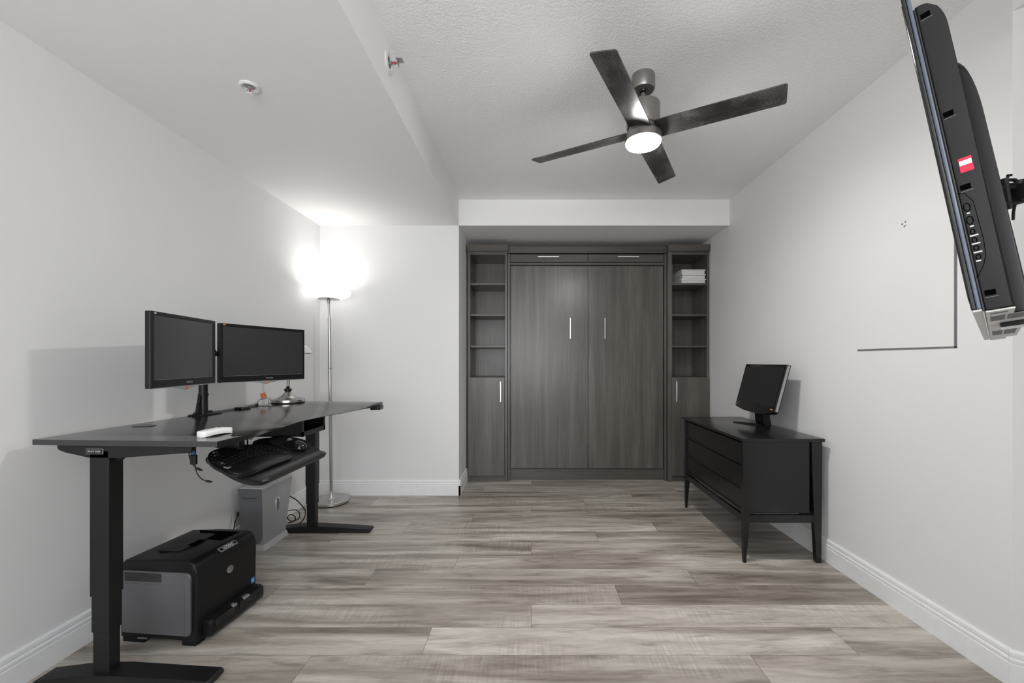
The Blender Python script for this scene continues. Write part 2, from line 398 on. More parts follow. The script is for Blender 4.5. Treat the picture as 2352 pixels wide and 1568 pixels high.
# ------------------------------------------------------------------ wall cabinets
def handle_v(parent, x, y, z0, z1):
    b = B(); box(b, x - .006, x + .006, y - .030, y - .020, z0, z1, .002); box(b, x - .004, x + .004, y - .021, y, z0 + .02, z0 + .03); box(b, x - .004, x + .004, y - .021, y, z1 - .03, z1 - .02)
    obj('handle', b, 'chrome', parent, True, label='slim chrome bar handle')
def handle_h(parent, x0, x1, y, z):
    b = B(); box(b, x0, x1, y - .030, y - .020, z - .006, z + .006, .002); box(b, x0 + .02, x0 + .03, y - .021, y, z - .004, z + .004); box(b, x1 - .03, x1 - .02, y - .021, y, z - .004, z + .004)
    obj('handle', b, 'chrome', parent, True, label='slim chrome bar handle')
def tower(x0, x1, ox0, ox1, dx0, dx1, hx, label):
    r = root('bookcase_tower', label, 'bookcase', ((x0 + x1) / 2, (YC + YB) / 2, 0))
    YBk = YB - .005
    b = B(); box(b, x0, ox0, YC, YBk, 0, 2.50, .0015); box(b, ox1, x1, YC, YBk, 0, 2.50, .0015)
    obj('side_panel', b, 'cab', r, True) if False else b.free()
    obj('side_panel', box(B(), x0, ox0, YC, YBk, 0, 2.50, .0015), 'cab', r, True)
    obj('side_panel', box(B(), ox1, x1, YC, YBk, 0, 2.50, .0015), 'cab', r, True)
    obj('back_panel', box(B(), ox0, ox1, YBk - .03, YBk, .07, 2.5), 'cab', r, True)
    b = B(); box(b, ox0, ox1, YC + .002, YBk - .03, 2.452, 2.50, .001)
    obj('top_panel', b, 'cabh', r, True)
    ct = box(B(), x0 - (.008 if x0 > 1 else 0), x1 + (.010 if x0 < 1 else 0), YC - .03, YBk, 2.482, 2.556, .002)
    obj('crown_moulding', ct, 'cabh', r, True)
    for z in (2.148, 1.812, 1.472):
        obj('shelf', box(B(), ox0 + .001, ox1 - .001, YC + .012, YBk - .03, z - .022, z, .0015), 'cabh', r, True)
    obj('fixed_shelf', box(B(), ox0, ox1, YC + .006, YBk - .03, 1.105, 1.128, .001), 'cabh', r, True)
    obj('kick_board', box(B(), ox0, ox1, YC + .012, YC + .03, 0, .068), 'cabh', r, True)
    d = obj('door', box(B(), dx0, dx1, YC - .019, YC - .001, .071, 1.126, .0015), 'cab', r, True)
    handle_v(d, hx, YC - .019, .865, 1.085)
    b = B()
    for sx in (ox0, ox1):
        for yy in (YC + .05, YBk - .09):
            z = 1.2
            while z < 2.40:
                s = 1 if sx == ox0 else -1
                box(b, sx - .0005 if s > 0 else sx - .0008, sx + .0008 if s > 0 else sx + .0005, yy - .003, yy + .003, z - .003, z + .003); z += .032
    o = obj('shelf_pin_hole', b, 'gloss', r, True); o['kind'] = 'stuff'
    return r
K = YC / 940
tower(-.692, -.262, -.663, -.289, -.687, -.291, -.3315, 'tall narrow dark wood bookcase with empty open shelves, left of the wall bed')
tower(1.474, 1.918, 1.517, 1.897, 1.512, 1.912, 1.553, 'tall narrow dark wood bookcase holding white boxes, right of the wall bed')

YM = 4.49; KM = YM / 940
r = root('wall_bed_cabinet', 'wide dark wood fold-down wall bed cabinet with two tall door fronts between the bookcases', 'wall bed', (.61, 4.68, 0))
obj('side_panel', box(B(), -.259, -.235, YM - .035, YB - .005, 0, 2.47, .0015), 'cab', r, True)
obj('side_panel', box(B(), 1.446, 1.470, YM - .035, YB - .005, 0, 2.47, .0015), 'cab', r, True)
obj('back_panel', box(B(), -.235, 1.446, YM + .03, YM + .05, 0, 2.47), 'cab', r, True)
obj('header_panel', box(B(), -.262, 1.474, YM - .035, YM + .10, 2.479, 2.550, .002), 'cabh', r, True)
obj('rail', box(B(), -.235, 1.446, YM - .022, YM + .03, 2.352, 2.377, .0015), 'cabh', r, True)
obj('kick_board', box(B(), -.235, 1.446, YM + .002, YM + .02, 0, .118, .001), 'cabh', r, True)
for (x0, x1, h0, h1) in ((-.232, .614, .068, .298), (.620, 1.443, .937, 1.168)):
    d = obj('drawer_front', box(B(), x0, x1, YM - .016, YM + .004, 2.385, 2.468, .0012), 'cabh', r, True)
    handle_h(d, h0, h1, YM - .016, 2.437)
for (x0, x1, hx) in ((-.226, .6145, .421), (.6185, 1.437, .798)):
    d = obj('door_front', box(B(), x0, x1, YM - .016, YM + .004, .130, 2.340, .0012), 'cab', r, True)
    handle_v(d, hx, YM - .016, 1.545, 1.773)

# boxes on the right bookcase's top shelf
labs = ['flat white lidded box, bottom of the stack on the right bookcase shelf', 'flat white lidded box, middle of the stack on the right bookcase shelf', 'flat white lidded box, topmost of the stack on the right bookcase shelf']
z = 2.1485
for i in range(3):
    h = .050; x0 = 1.615 + (0.012, .022, .015)[i]; x1 = 1.893
    r = root('flat_box', labs[i], 'box', (1.75, 4.60, z), 0, 'white flat boxes on the bookcase shelf')
    sk = .0
    obj('box_base', box(B(), x0 + .004, x1 - .005 - .002 * i, 4.453, 4.797, z, z + h - .016, .002), 'paper', r, True)
    obj('lid', box(B(), x0 - .003, x1 + .001 - .002 * i, 4.444, 4.803, z + h - .016, z + h - .0015, .003), 'paper', r, True)
    z += h
tag(center_origin(obj('storage_box', box(B(), 1.535, 1.635 - .03, 4.66, 4.84, 2.1485, 2.395, .002), 'beige'), (1.57, 4.75, 2.1485)), 'pale beige upright box at the back behind the white boxes on the bookcase', 'box')

# ------------------------------------------------------------------ ceiling fan
FX, FY = .615, 2.256
r = root('ceiling_fan', 'four-blade black ceiling fan with a lit round lamp, hanging from the textured ceiling', 'ceiling fan', (FX, FY, ZH))
def L(prof): return lathe(B(), prof, (FX, FY, 0), 64)
obj('canopy', L([(0, ZH), (.062, ZH), (.063, ZH - .004), (.063, ZH - .072), (.058, ZH - .080), (.02, ZH - .081), (0, ZH - .081)]), 'fanmetal', r, True, 35)
obj('downrod', L([(0, ZH - .07), (.012, ZH - .07), (.012, 2.70), (0, 2.70)]), 'fanmetal', r, True, 35)
obj('rod_collar', L([(.012, 2.797), (.024, 2.795), (.026, 2.785), (.018, 2.776), (.012, 2.775)]), 'gloss', r, True, 60)
obj('motor_housing', L([(0, 2.714), (.080, 2.714), (.088, 2.708), (.090, 2.700), (.090, 2.59), (.086, 2.583), (0, 2.583)]), 'fanmetal', r, True, 35)
obj('blade_hub', L([(0, 2.585), (.080, 2.585), (.080, 2.545), (0, 2.545)]), 'fanmetal', r, True, 35)
obj('light_housing', L([(0, 2.548), (.095, 2.548), (.099, 2.543), (.099, 2.508), (.095, 2.505), (0, 2.505)]), 'fanmetal', r, True, 35)
obj('light_diffuser', L([(0, 2.506), (.093, 2.506), (.094, 2.500), (.090, 2.493), (.06, 2.488), (0, 2.486)]), 'fanlight', r, True, 60, label='glowing white round lens')
for k, ang in enumerate((-29, 61, 151, 241)):
    b = B(); prism(b, [(.07, -.062), (.665, -.060), (.672, -.056), (.675, -.050), (.675, .050), (.672, .056), (.665, .060), (.07, .062)], -.003, .003, lambda u, v, w: (u, v, w))
    o = obj('blade', b, 'blade', r)
    o.location = (0, 0, 2.562 - ZH); o.rotation_euler = Euler((math.radians(-14), 0, math.radians(ang)), 'XYZ')
    c = B(); box(c, .06, .13, -.022, .022, .003, .007, .001)
    obj('blade_bracket', c, 'fanmetal', o)

# ------------------------------------------------------------------ sprinklers
r = root('fire_sprinkler', 'small round white fire sprinkler in the smooth low ceiling', 'sprinkler', (-1.353, 1.965, ZL))
obj('escutcheon', lathe(B(), [(.022, -.001), (.036, 0), (.044, 0), (.044, -.005), (.036, -.010), (.030, -.008), (.024, -.001)], (-1.353, 1.965, ZL), 40), 'paper', r, True, 40)
obj('socket', lathe(B(), [(0, .0), (.023, 0), (.023, -.002), (0, -.002)], (-1.353, 1.965, ZL), 30), 'pc', r, True, 40)
b = B(); cyl(b, (-1.353, 1.965, ZL), (-1.353, 1.965, ZL - .014), .007); tube(b, [(-1.362, 1.965, ZL - .01), (-1.366, 1.965, ZL - .022), (-1.354, 1.965, ZL - .036)], .002, 8); tube(b, [(-1.344, 1.965, ZL - .01), (-1.340, 1.965, ZL - .022), (-1.352, 1.965, ZL - .036)], .002, 8)
obj('frame', b, 'silver', r, True, 40)
obj('glass_bulb', cyl(B(), (-1.353, 1.965, ZL - .012), (-1.353, 1.965, ZL - .034), .003), 'redglass', r, True, 40, label='red glass bulb')
obj('deflector', lathe(B(), [(0, -.036), (.017, -.037), (.017, -.039), (0, -.040)], (-1.353, 1.965, ZL), 16), 'white', r, True, 40)
sy, sz = 2.02, 2.772
r = root('fire_sprinkler', 'sideways fire sprinkler with a hooded deflector on the side of the ceiling beam', 'sprinkler', (XB, sy, sz))
def side(bm):
    bm.transform(Matrix.Translation((XB, sy, sz)) @ Matrix.Rotation(PI / 2, 4, 'Y')); return bm
obj('escutcheon', side(lathe(B(), [(.022, .001), (.040, 0), (.050, 0), (.050, .005), (.036, .010), (.030, .008), (.024, .001)], seg=40)), 'paper', r, True, 40)
obj('socket', side(lathe(B(), [(0, .0), (.026, 0), (.026, .003), (0, .003)], seg=30)), 'vent', r, True, 40)
b = B(); cyl(b, (XB, sy, sz), (XB + .016, sy, sz), .008); tube(b, [(XB + .012, sy - .008, sz), (XB + .026, sy - .012, sz), (XB + .046, sy - .001, sz)], .002, 8); tube(b, [(XB + .012, sy + .008, sz), (XB + .026, sy + .012, sz), (XB + .046, sy + .001, sz)], .002, 8)
obj('frame', b, 'silver', r, True, 40)
obj('glass_bulb', cyl(B(), (XB + .014, sy, sz), (XB + .042, sy, sz), .0035), 'redglass', r, True, 40, label='red glass bulb')
b = B(); box(b, XB + .040, XB + .072, sy - .018, sy + .018, sz + .012, sz + .0145, .001); box(b, XB + .046, XB + .0485, sy - .016, sy + .016, sz - .012, sz + .014, .001)
obj('deflector', b, 'silver', r, True)

# ------------------------------------------------------------------ standing desk
DZ = .989                                             # height of the desk surface
NB, NF, FF, FB = Vector((-1.987, 1.629, 0)), Vector((-1.219, 1.587, 0)), Vector((-1.147, 3.150, 0)), Vector((-1.915, 3.195, 0))
r = root('standing_desk', 'black height-adjustable standing desk with a curved front edge along the left wall', 'desk', (-1.60, 2.4, 0)); desk = r
def interp(T, t):
    for (a, va), (b_, vb) in zip(T, T[1:]):
        if a <= t <= b_:
            s = (t - a) / (b_ - a); s = s * s * (3 - 2 * s) * .5 + s * .5; return va + (vb - va) * s
    return T[-1][1]
TA = [(0, 0), (.05, 0), (.15, .03), (.34, .155), (.5, .215), (.57, .22), (.66, .185), (.78, .10), (.88, .025), (.95, 0), (1, 0)]
TB = [(0, 0), (.10, 0), (.25, .045), (.42, .085), (.55, .07), (.7, .035), (.84, 0), (1, 0)]
b = B(); n = 48; th = .022; rows = []
for i in range(n + 1):
    t = i / n; bk_, fr = NB.lerp(FB, t), NF.lerp(FF, t); inn = (bk_ - fr).normalized()
    a = max(interp(TA, t), interp(TB, t) + .002); c = interp(TB, t)
    top = Vector((0, 0, DZ)); lip = Vector((0, 0, DZ - (th * .55 if a - c > .02 else th * .12 * (1))))
    rows.append([b.verts.new(p) for p in (bk_ + Vector((0, 0, DZ - th)), bk_ + top, fr + inn * a + top, fr + inn * c + Vector((0, 0, DZ - .001 - min(.0185, (a - c) * .22))), fr + inn * c + Vector((0, 0, DZ - th)))])
for A, C in zip(rows, rows[1:]):
    for j in range(5): b.faces.new((A[j], A[(j + 1) % 5], C[(j + 1) % 5], C[j]))
b.faces.new(rows[0]); b.faces.new(rows[-1][::-1])
obj('desktop', b, 'desktop', r, True, 20)
def on_edge(t, s):                                    # point on the desk: t along, s from front(0) to back(1)
    return (NF.lerp(FF, t)).lerp(NB.lerp(FB, t), s)
for (xc, yc) in ((-1.725, 1.662), (-1.676, 3.130)):
    near = yc < 2
    hw = .0385
    b = B(); box(b, xc - hw, xc + hw, yc - .030, yc + .030, .36, .945, .003)
    o = obj('lifting_column', b, 'blackmetal', r, True)
    obj('column_stage', box(B(), xc - hw + .003, xc + hw - .003, yc - .0265, yc + .0265, .215, .362, .003), 'blackmetal', o, True)
    obj('column_stage', box(B(), xc - hw + .006, xc + hw - .006, yc - .023, yc + .023, .045, .217, .003), 'blackmetal', o, True)
    fx0, fx1 = xc - .265, xc + .445
    if near: fx0, fx1 = -1.985, -1.278
    else: fx0, fx1 = -1.955, -1.222
    pts = [(fx0, .006), (fx1 - .008, .006), (fx1, .012), (fx1, .024), (fx1 - .01, .031), (xc + .07, .052), (xc - .07, .052), (fx0 + .01, .030), (fx0, .022)]
    obj('foot', prism(B(), pts, yc - .040, yc + .040, lambda u, v, w: (u, w, v), bev=.003), 'blackmetal', r, True, 30)
    for fx in (fx0 + .04, fx1 - .04): obj('levelling_foot', lathe(B(), [(0, 0), (.014, 0), (.014, .008), (0, .008)], (fx, yc, 0), 16), 'softblack', r, True)
    if near: q = [(-1.893, .960), (-1.356, .960), (-1.356, .938), (-1.365, .928), (-1.62, .910), (-1.66, .908), (-1.765, .908), (-1.86, .930), (-1.887, .940), (-1.893, .950)]
    else: q = [(-1.86, .960), (-1.32, .960), (-1.32, .938), (-1.33, .928), (-1.57, .910), (-1.60, .908), (-1.715, .908), (-1.83, .930), (-1.852, .940), (-1.86, .950)]
    q = [(u, v + .0065) for u, v in q]
    obj('support_arm', prism(B(), q, yc - .030, yc - .010, lambda u, v, w: (u, w, v), bev=.002), 'blackmetal', r, True, 30)
    g = [(xc + hw, .915), (xc + hw + .035, .915), (xc + hw, .885)]
    obj('gusset', prism(B(), g, yc - .005, yc + .015, lambda u, v, w: (u, w, v)), 'blackmetal', r, True)
b = B(); box(b, -1.80, -1.76, 1.69, 3.10, .925, .966, .002); box(b, -1.66, -1.62, 1.69, 3.10, .925, .966, .002)
obj('crossbar', b, 'blackmetal', r, True)
# maker's badge on the near support arm
badge = obj('badge', box(B(), -1.777, -1.706, 1.6290, 1.6325, .9295, .9525, .002), 'dimgrey', r, True, label='small grey rimmed badge with lettering')
obj('badge_face', box(B(), -1.7745, -1.7085, 1.6283, 1.6295, .932, .950, .0005), 'gloss', badge, True)
bm_ = text_bm('UPLIFT DESK', .0098, .0003, frame((-1.7415, 1.6279, .941), (1, 0, 0), (0, 0, 1), (0, -1, 0)))
obj('lettering', bm_, 'lightgrey', badge, True)
obj('grommet', lathe(B(), [(0, .0012), (.045, .0012), (.052, .0025), (.054, 0), (0, 0)], (-1.865, 1.97, DZ), 32, sy=.62), 'gloss', r, True, 40, label='black oval cable grommet')
# keypad under the far front edge
kp = root('x', '', '')
bpy.data.objects.remove(kp)
kp = obj('keypad', prism(B(), rrect(-1.20, -1.128, 3.03, 3.125, .012), .940, .966, lambda u, v, w: (u, v, w), bev=.004), 'blackplastic', r, True, 30, label='small black height control keypad')
b = B()
for i in range(3): box(b, -1.1285, -1.1265, 3.045 + i * .024, 3.061 + i * .024, .947, .959, .0008)
obj('keypad_button', b, 'dimgrey', kp, True)
# open cubby box under the desktop
b = B(); cx0, cx1, cy0, cy1, cz0, cz1 = -1.86, -1.545, 2.74, 3.045, .795, .955
t_ = .008
box(b, cx0, cx1, cy0, cy1, cz0, cz0 + t_, .001); box(b, cx0, cx1, cy0, cy1, cz1 - t_, cz1, .001); box(b, cx0, cx1, cy0, cy0 + t_, cz0, cz1, .001); box(b, cx0, cx1, cy1 - t_, cy1, cz0, cz1, .001); box(b, cx0, cx0 + t_, cy0, cy1, cz0, cz1)
cub = obj('under_desk_drawer', b, 'blackmetal', r, True, label='black metal storage box hung under the desktop')
b = B(); box(b, cx1, cx1 + .01, cy0, cy0 + .022, cz0 - .002, cz1); box(b, cx1, cx1 + .01, cy1 - .022, cy1, cz0 - .002, cz1); box(b, cx1, cx1 + .01, cy0, cy1, cz0 - .002, cz0 + .03); box(b, cx1, cx1 + .01, cy0, cy1, cz1 - .022, cz1)
obj('drawer_frame', b, 'blackmetal', cub, True)

# keyboard tray (part of the desk) in its own tilted frame: l along the desk, d towards the wall, h up
TAU = math.radians(15); TO = Vector((-1.115, 1.68, .80)); AL = Vector((0, 1, 0)); AD = Vector((-math.cos(TAU), 0, math.sin(TAU))); AN = Vector((math.sin(TAU), 0, math.cos(TAU)))
def T(l, d, h=0): return tuple(TO + AL * l + AD * d + AN * h)
tray_pts = smooth2d([(.105, .315), (.048, .222), (-.003, .116), (-.017, .04), (.012, -.004), (.061, -.006), (.197, -.003), (.346, -.002), (.46, .001), (.53, .012), (.575, .06), (.615, .14), (.622, .21), (.600, .28), (.53, .335), (.44, .335), (.36, .30), (.22, .315)])
tray = obj('keyboard_tray', prism(B(), tray_pts, -.012, .0, T, bev=.003), 'softblack', r, True, 30)
# palm rest: rounded bar along the front edge
b = B(); rows = []
Lr = 26
for i in range(Lr + 1):
    t = i / Lr; l = .015 + .525 * t; e = min(1, math.sin(PI * min(max(t, .0), 1)) * 5 + .25)
    wv = .006 * math.cos(2 * PI * t)
    prof = [(-.008, -.012), (-.012, .004), (-.004, .014), (.014, .0175), (.035, .015), (.052 + wv, .004), (.054 + wv, .0)]
    rows.append([b.verts.new(T(l, d_ * (.9 + .1 * e) + (.012 * (1 - e)), h_ * (.35 + .65 * e) if h_ > 0 else h_)) for d_, h_ in prof])
for A, C in zip(rows, rows[1:]):
    for j in range(len(A) - 1): b.faces.new((A[j], A[j + 1], C[j + 1], C[j]))
    b.faces.new((A[-1], A[0], C[0], C[-1]))
b.faces.new(rows[0]); b.faces.new(rows[-1][::-1])
obj('palm_rest', b, 'greypad', tray, True, 50, label='dark grey padded palm rest')
b = B(); cyl(b, T(.535, .205, -.002), T(.535, .205, .010), .103, seg=48)
obj('mouse_platform', b, 'softblack', tray, True, 40, label='round raised mouse platform')
b = B(); box(b, -1.52, -1.33, 1.83, 1.93, .952, .966, .002); box(b, -1.44, -1.33, 1.86, 1.90, .905, .955, .004)
tube(b, [(-1.38, 1.88, .93), (-1.36, 1.90, .90), T(.24, .24, -.02)], .014, 10)
obj('tray_arm', b, 'blackmetal', tray, True, 40)
b = B(); tube(b, [(-1.45, 2.08, .966), (-1.445, 2.08, .92), (-1.44, 2.075, .875)], .004, 8)
obj('tray_cable', b, 'blackplastic', tray, True, 40)

kb = root('keyboard', 'black curved ergonomic keyboard resting on the tray below the desk', 'keyboard', T(.19, .18, .001), rot=frame((0, 0, 0), AL, AD, AN).to_euler())
kpts = smooth2d([(.062, .275), (.125, .318), (.2, .325), (.281, .318), (.38, .276), (.418, .225), (.400, .165), (.372, .110), (.330, .066), (.255, .058), (.143, .060), (.041, .062), (-.006, .088), (-.010, .135), (.015, .21)])
def D(l, d):                                         # dome of the keyboard deck
    return .014 + .012 * math.exp(-((l - .19) / .13) ** 2) * (1 if d > .1 else .8)
b = B(); lo = [b.verts.new(T(u, v, .001)) for u, v in kpts]; mid = [b.verts.new(T(u, v, D(u, v) * .75)) for u, v in kpts]
cx_, cy_ = .19, .19
ins = [b.verts.new(T(u + (cx_ - u) * .05, v + (cy_ - v) * .07, D(u, v))) for u, v in kpts]
nk = len(kpts)
rings_ = [lo, mid, ins]
for s in (.3, .55, .8): rings_.append([b.verts.new(T(u + (cx_ - u) * s, v + (cy_ - v) * s, D(u + (cx_ - u) * s, v + (cy_ - v) * s))) for u, v in kpts])
for A, C in zip(rings_, rings_[1:]):
    for i in range(nk): b.faces.new((A[i], A[(i + 1) % nk], C[(i + 1) % nk], C[i]))
b.faces.new(lo[::-1]); b.faces.new(rings_[-1])
obj('keyboard_base', b, 'blackplastic', kb, True, 50)
b = B(); rest = [(-.006, .095), (.04, .068), (.143, .064), (.255, .062), (.325, .070), (.355, .10), (.31, .118), (.20, .135), (.10, .148), (.04, .152), (.0, .14)]
prism(b, smooth2d(rest), .008, .0185, T, bev=.005)
obj('wrist_rest', b, 'blackplastic', kb, True, 40)
kmesh = B(); box(kmesh, -.0080, .0080, -.0075, .0075, 0, .006, .0018, 1)
key0 = obj('key', kmesh, 'blackplastic', kb)
ik = wm(kb).inverted(); first = True
for rI in range(6):
    d = .165 + rI * .0205
    for c in range(17):
        l = .028 + c * .0205 + (.004 * rI if c < 13 else .006)
        if c in (13,): continue
        dd_ = d + .012 * math.sin((l - .02) / .19 * PI / 1.0) * (1 if l < .28 else .2) - (.030 if c > 12 else 0) - (.0 if c <= 12 else (l - .28) * .35)
        if (rI == 5 and (c < 2 or c > 14)) or (rI == 4 and c == 0) : continue
        o = key0 if first else key0.copy()
        if not first: COL.objects.link(o); o.parent = kb
        first = False
        o.location = ik @ Vector(T(l, dd_, D(l, dd_) - .001))
        if rI == 0 and 4 <= c <= 8: o.scale = (1.15, 1.1, 1)
for (l, d, sx, sy) in ((.098, .272, .012, .009), (.122, .290, .012, .009), (.046, .205, .008, .016), (.026, .163, .010, .012), (.275, .292, .026, .009)):
    b = B(); prism(b, [(l + u, d + v) for u, v in rrect(-sx, sx, -sy, sy, .005)], D(l, d) - .004, D(l, d) + .003, T)
    obj('media_key', b, 'keygrey', kb, True, label='larger grey media key')

ms = root('computer_mouse', 'glossy black mouse at the far end of the keyboard tray', 'mouse', T(.485, .155, .010), rot=frame((0, 0, 0), AL, AD, AN).to_euler())
b = B(); prof = []
NS = 14
for i in range(NS + 1):
    t = i / NS; a = t * PI / 2
    prof.append((math.cos(a), math.sin(a)))
ring = []
for rr, hh in prof:
    ring.append([b.verts.new(T(.485 + .036 * rr * math.cos(2 * PI * j / 32) * (1 - .1 * math.sin(2 * PI * j / 32)), .145 + .062 * rr * math.sin(2 * PI * j / 32), .0105 + .038 * hh + .006 * rr * math.cos(2 * PI * j / 32 + 1.2) * hh)) for j in range(32)] if rr > .01 else [b.verts.new(T(.485, .145, .0485))])
for A, C in zip(ring, ring[1:]):
    for j in range(32):
        if len(C) == 1: b.faces.new((A[j], A[(j + 1) % 32], C[0]))
        else: b.faces.new((A[j], A[(j + 1) % 32], C[(j + 1) % 32], C[j]))
b.faces.new(ring[0][::-1])
obj('mouse_body', b, 'gloss', ms, True, 60)
b = B(); cyl(b, T(.479, .182, .040), T(.491, .182, .040), .009, seg=20); obj('scroll_wheel', b, 'keygrey', ms, True, 40)
b = B(); prism(b, [(.455 + u, .125 + v) for u, v in rrect(-.006, .006, -.013, .013, .004)], .012, .041, T, bev=.002); obj('thumb_button', b, 'blackplastic', ms, True, 40)
b = B(); tube(b, [T(.30, .315, .015), T(.33, .345, .03), T(.37, .34, .03), T(.40, .325, .02), T(.45, .35, .028), T(.52, .335, .03), T(.56, .30, .028), T(.575, .26, .02)], .0016, 6)
tag(obj('mouse_cable', b, 'blackplastic', smooth=40), 'thin black cord looping along the back of the keyboard tray', 'cable')

# ------------------------------------------------------------------ dual monitor arm and the two monitors
px_, py_ = -1.905, 2.375
r = root('monitor_arm_stand', 'black dual monitor pole stand clamped to the back edge of the desk', 'monitor stand', (px_, py_, DZ))
obj('pole', cyl(B(), (px_, py_, DZ + .004), (px_, py_, 1.40), .022, seg=32), 'blackmetal', r, True, 40)
obj('pole_ring', cyl(B(), (px_, py_, 1.10), (px_, py_, 1.112), .025, seg=32), 'blackmetal', r, True, 40)
obj('base_plate', prism(B(), [(px_ + u, py_ + v) for u, v in rrect(-.045, .050, -.062, .085, .012)], DZ + .0003, DZ + .007, lambda u, v, w: (u, v, w), bev=.002), 'blackmetal', r, True, 30)
b = B(); prism(b, [(-.070, 0), (-.020, 0), (-.022, .018), (-.034, .075), (-.030, .110), (-.022, .118), (-.022, .095), (-.040, .06), (-.048, .02), (-.070, .006)], -.008, .008, lambda u, v, w: (px_ + w, py_ + u, DZ + .006 + v))
obj('cable_clip', b, 'blackmetal', r, True)
b = B(); tube(b, [(px_, py_, 1.345), (-1.885, 2.20, 1.345), (-1.80, 2.03, 1.345)], .016, 10, False); cyl(b, (-1.80, 2.03, 1.325), (-1.80, 2.03, 1.365), .02); tube(b, [(-1.80, 2.03, 1.345), (-1.742, 2.015, 1.345)], .015, 10, False)
obj('arm', b, 'blackmetal', r, True, 40)
b = B(); tube(b, [(px_, py_, 1.345), (-1.80, 2.28, 1.345), (-1.82, 2.50, 1.345)], .016, 10, False); cyl(b, (-1.82, 2.50, 1.325), (-1.82, 2.50, 1.365), .02); tube(b, [(-1.82, 2.50, 1.345), (-1.735, 2.545, 1.345)], .015, 10, False)
box(b, -1.825, -1.770, 2.262, 2.298, 1.325, 1.368, .004)
obj('arm', b, 'blackmetal', r, True, 40)

def monitor(c, dirx, W, H, label, tilt=0):
    """c = world centre of the front face; dirx = unit vector to the viewer's right of the screen"""
    dirx = Vector(dirx).normalized(); nz = Vector((0, 0, 1)); nf = dirx.cross(nz)            # nf points out of the screen
    rot = frame((0, 0, 0), dirx, -nf, nz)
    rt = root('computer_monitor', label, 'monitor', c, rot=rot.to_euler(), group='widescreen monitors over the desk')
    hw, hh = W / 2, H / 2
    # local: x right, y back, z up
    b = B(); box(b, -hw, hw, 0, .022, -hh, hh, .004)
    box(b, -hw + .06, hw - .06, .020, .042, -hh + .05, hh - .06, .012)
    box(b, -.06, .06, .035, .055, -.06, .06, .004)
    obj('housing', b, 'blackplastic', rt)
    b = B(); m = .017; bt = .038
    fr = lambda x0, x1, z0, z1: box(b, x0, x1, -.004, .002, z0, z1, .0008, 1)
    fr(-hw, hw, hh - m, hh); fr(-hw, hw, -hh, -hh + bt); fr(-hw, -hw + m, -hh + bt, hh - m); fr(hw - m, hw, -hh + bt, hh - m)
    bz = obj('bezel', b, 'blackplastic', rt)
    obj('screen', box(B(), -hw + m, hw - m, -.0012, .002, -hh + bt, hh - m), 'screen', rt)
    obj('bezel_line', box(B(), -hw + m + .004, hw - m - .004, -.0045, -.0038, -hh + bt - .002, -hh + bt), 'dimgrey', bz)
    b = text_bm('ViewSonic', .0115, .0002, frame((0.02, -.0042, -hh + .018), (1, 0, 0), (0, 0, 1), (0, -1, 0)))
    obj('lettering', b, 'lightgrey', bz)
    obj('logo', box(B(), -hw + .018, -hw + .030, -.0048, -.0040, hh - .011, hh - .004), 'amber' if tilt else 'lightgrey', bz)
    b = B(); prism(b, [(-hw + .004, 0), (-.09, -.001), (-.03, -.010), (.0, -.017), (.03, -.010), (.09, -.001), (hw - .004, 0), (hw - .004, .004), (-hw + .004, .004)], -.004, .006, lambda u, v, w: (u, w, -hh + v - .002))
    obj('lower_trim', b, 'silver', rt, label='silver lower edge with small lobe')
    lb = B(); lathe(lb, [(0, -.001), (.010, -.001), (.010, .001), (0, .001)], seg=20); lb.transform(Matrix.Translation((0, -.005, -hh - .008)) @ Matrix.Rotation(PI / 2, 4, 'X') @ Matrix.Diagonal((1, .6, 1, 1)))
    obj('power_light', lb, 'orange', rt)
    return rt
lm = Vector((-1.733 + 1.646, 2.25 - 1.766, 0))
monitor(((-1.646 - 1.733) / 2 + .002, (1.766 + 2.25) / 2 - .009, 1.350), lm, .474, .338, 'widescreen monitor on the left of the dual arm, angled edge nearest the camera')
rm = Vector((-1.573 + 1.754, 2.83 - 2.30, 0))
monitor(((-1.754 - 1.573) / 2, (2.30 + 2.83) / 2, 1.347), rm, .560, .338, 'widescreen monitor on the right of the dual arm, in front of the desk lamp', 1)

# ------------------------------------------------------------------ small things on the desk
def bar(t0, t1, s): return on_edge(t0, s), on_edge(t1, s)
b = B(); tube(b, [(-1.929, 2.46, DZ + .0095), (-1.925, 2.47, DZ + .0095), (-1.921, 2.84, DZ + .0095), (-1.921, 2.85, DZ + .0095)], .0085, 16, False)
r = root('light_bar', 'slim silver rod with black ends lying along the back edge of the desk', 'rod', (-1.925, 2.65, DZ))
obj('rod', b, 'silver', r, True, 40)
obj('end_cap', cyl(B(), (-1.929, 2.445, DZ + .0095), (-1.928, 2.475, DZ + .0095), .0092), 'gloss', r, True, 40)
obj('end_cap', cyl(B(), (-1.921, 2.835, DZ + .0095), (-1.921, 2.865, DZ + .0095), .0092), 'gloss', r, True, 40)
c = (-1.882, 2.665, DZ)
tag(center_origin(obj('adapter_box', box(B(), -1.908, -1.855, 2.625, 2.705, DZ + .0003, DZ + .016, .003), 'gloss'), c), 'small flat black box lying against the silver rod on the desk', 'adapter')

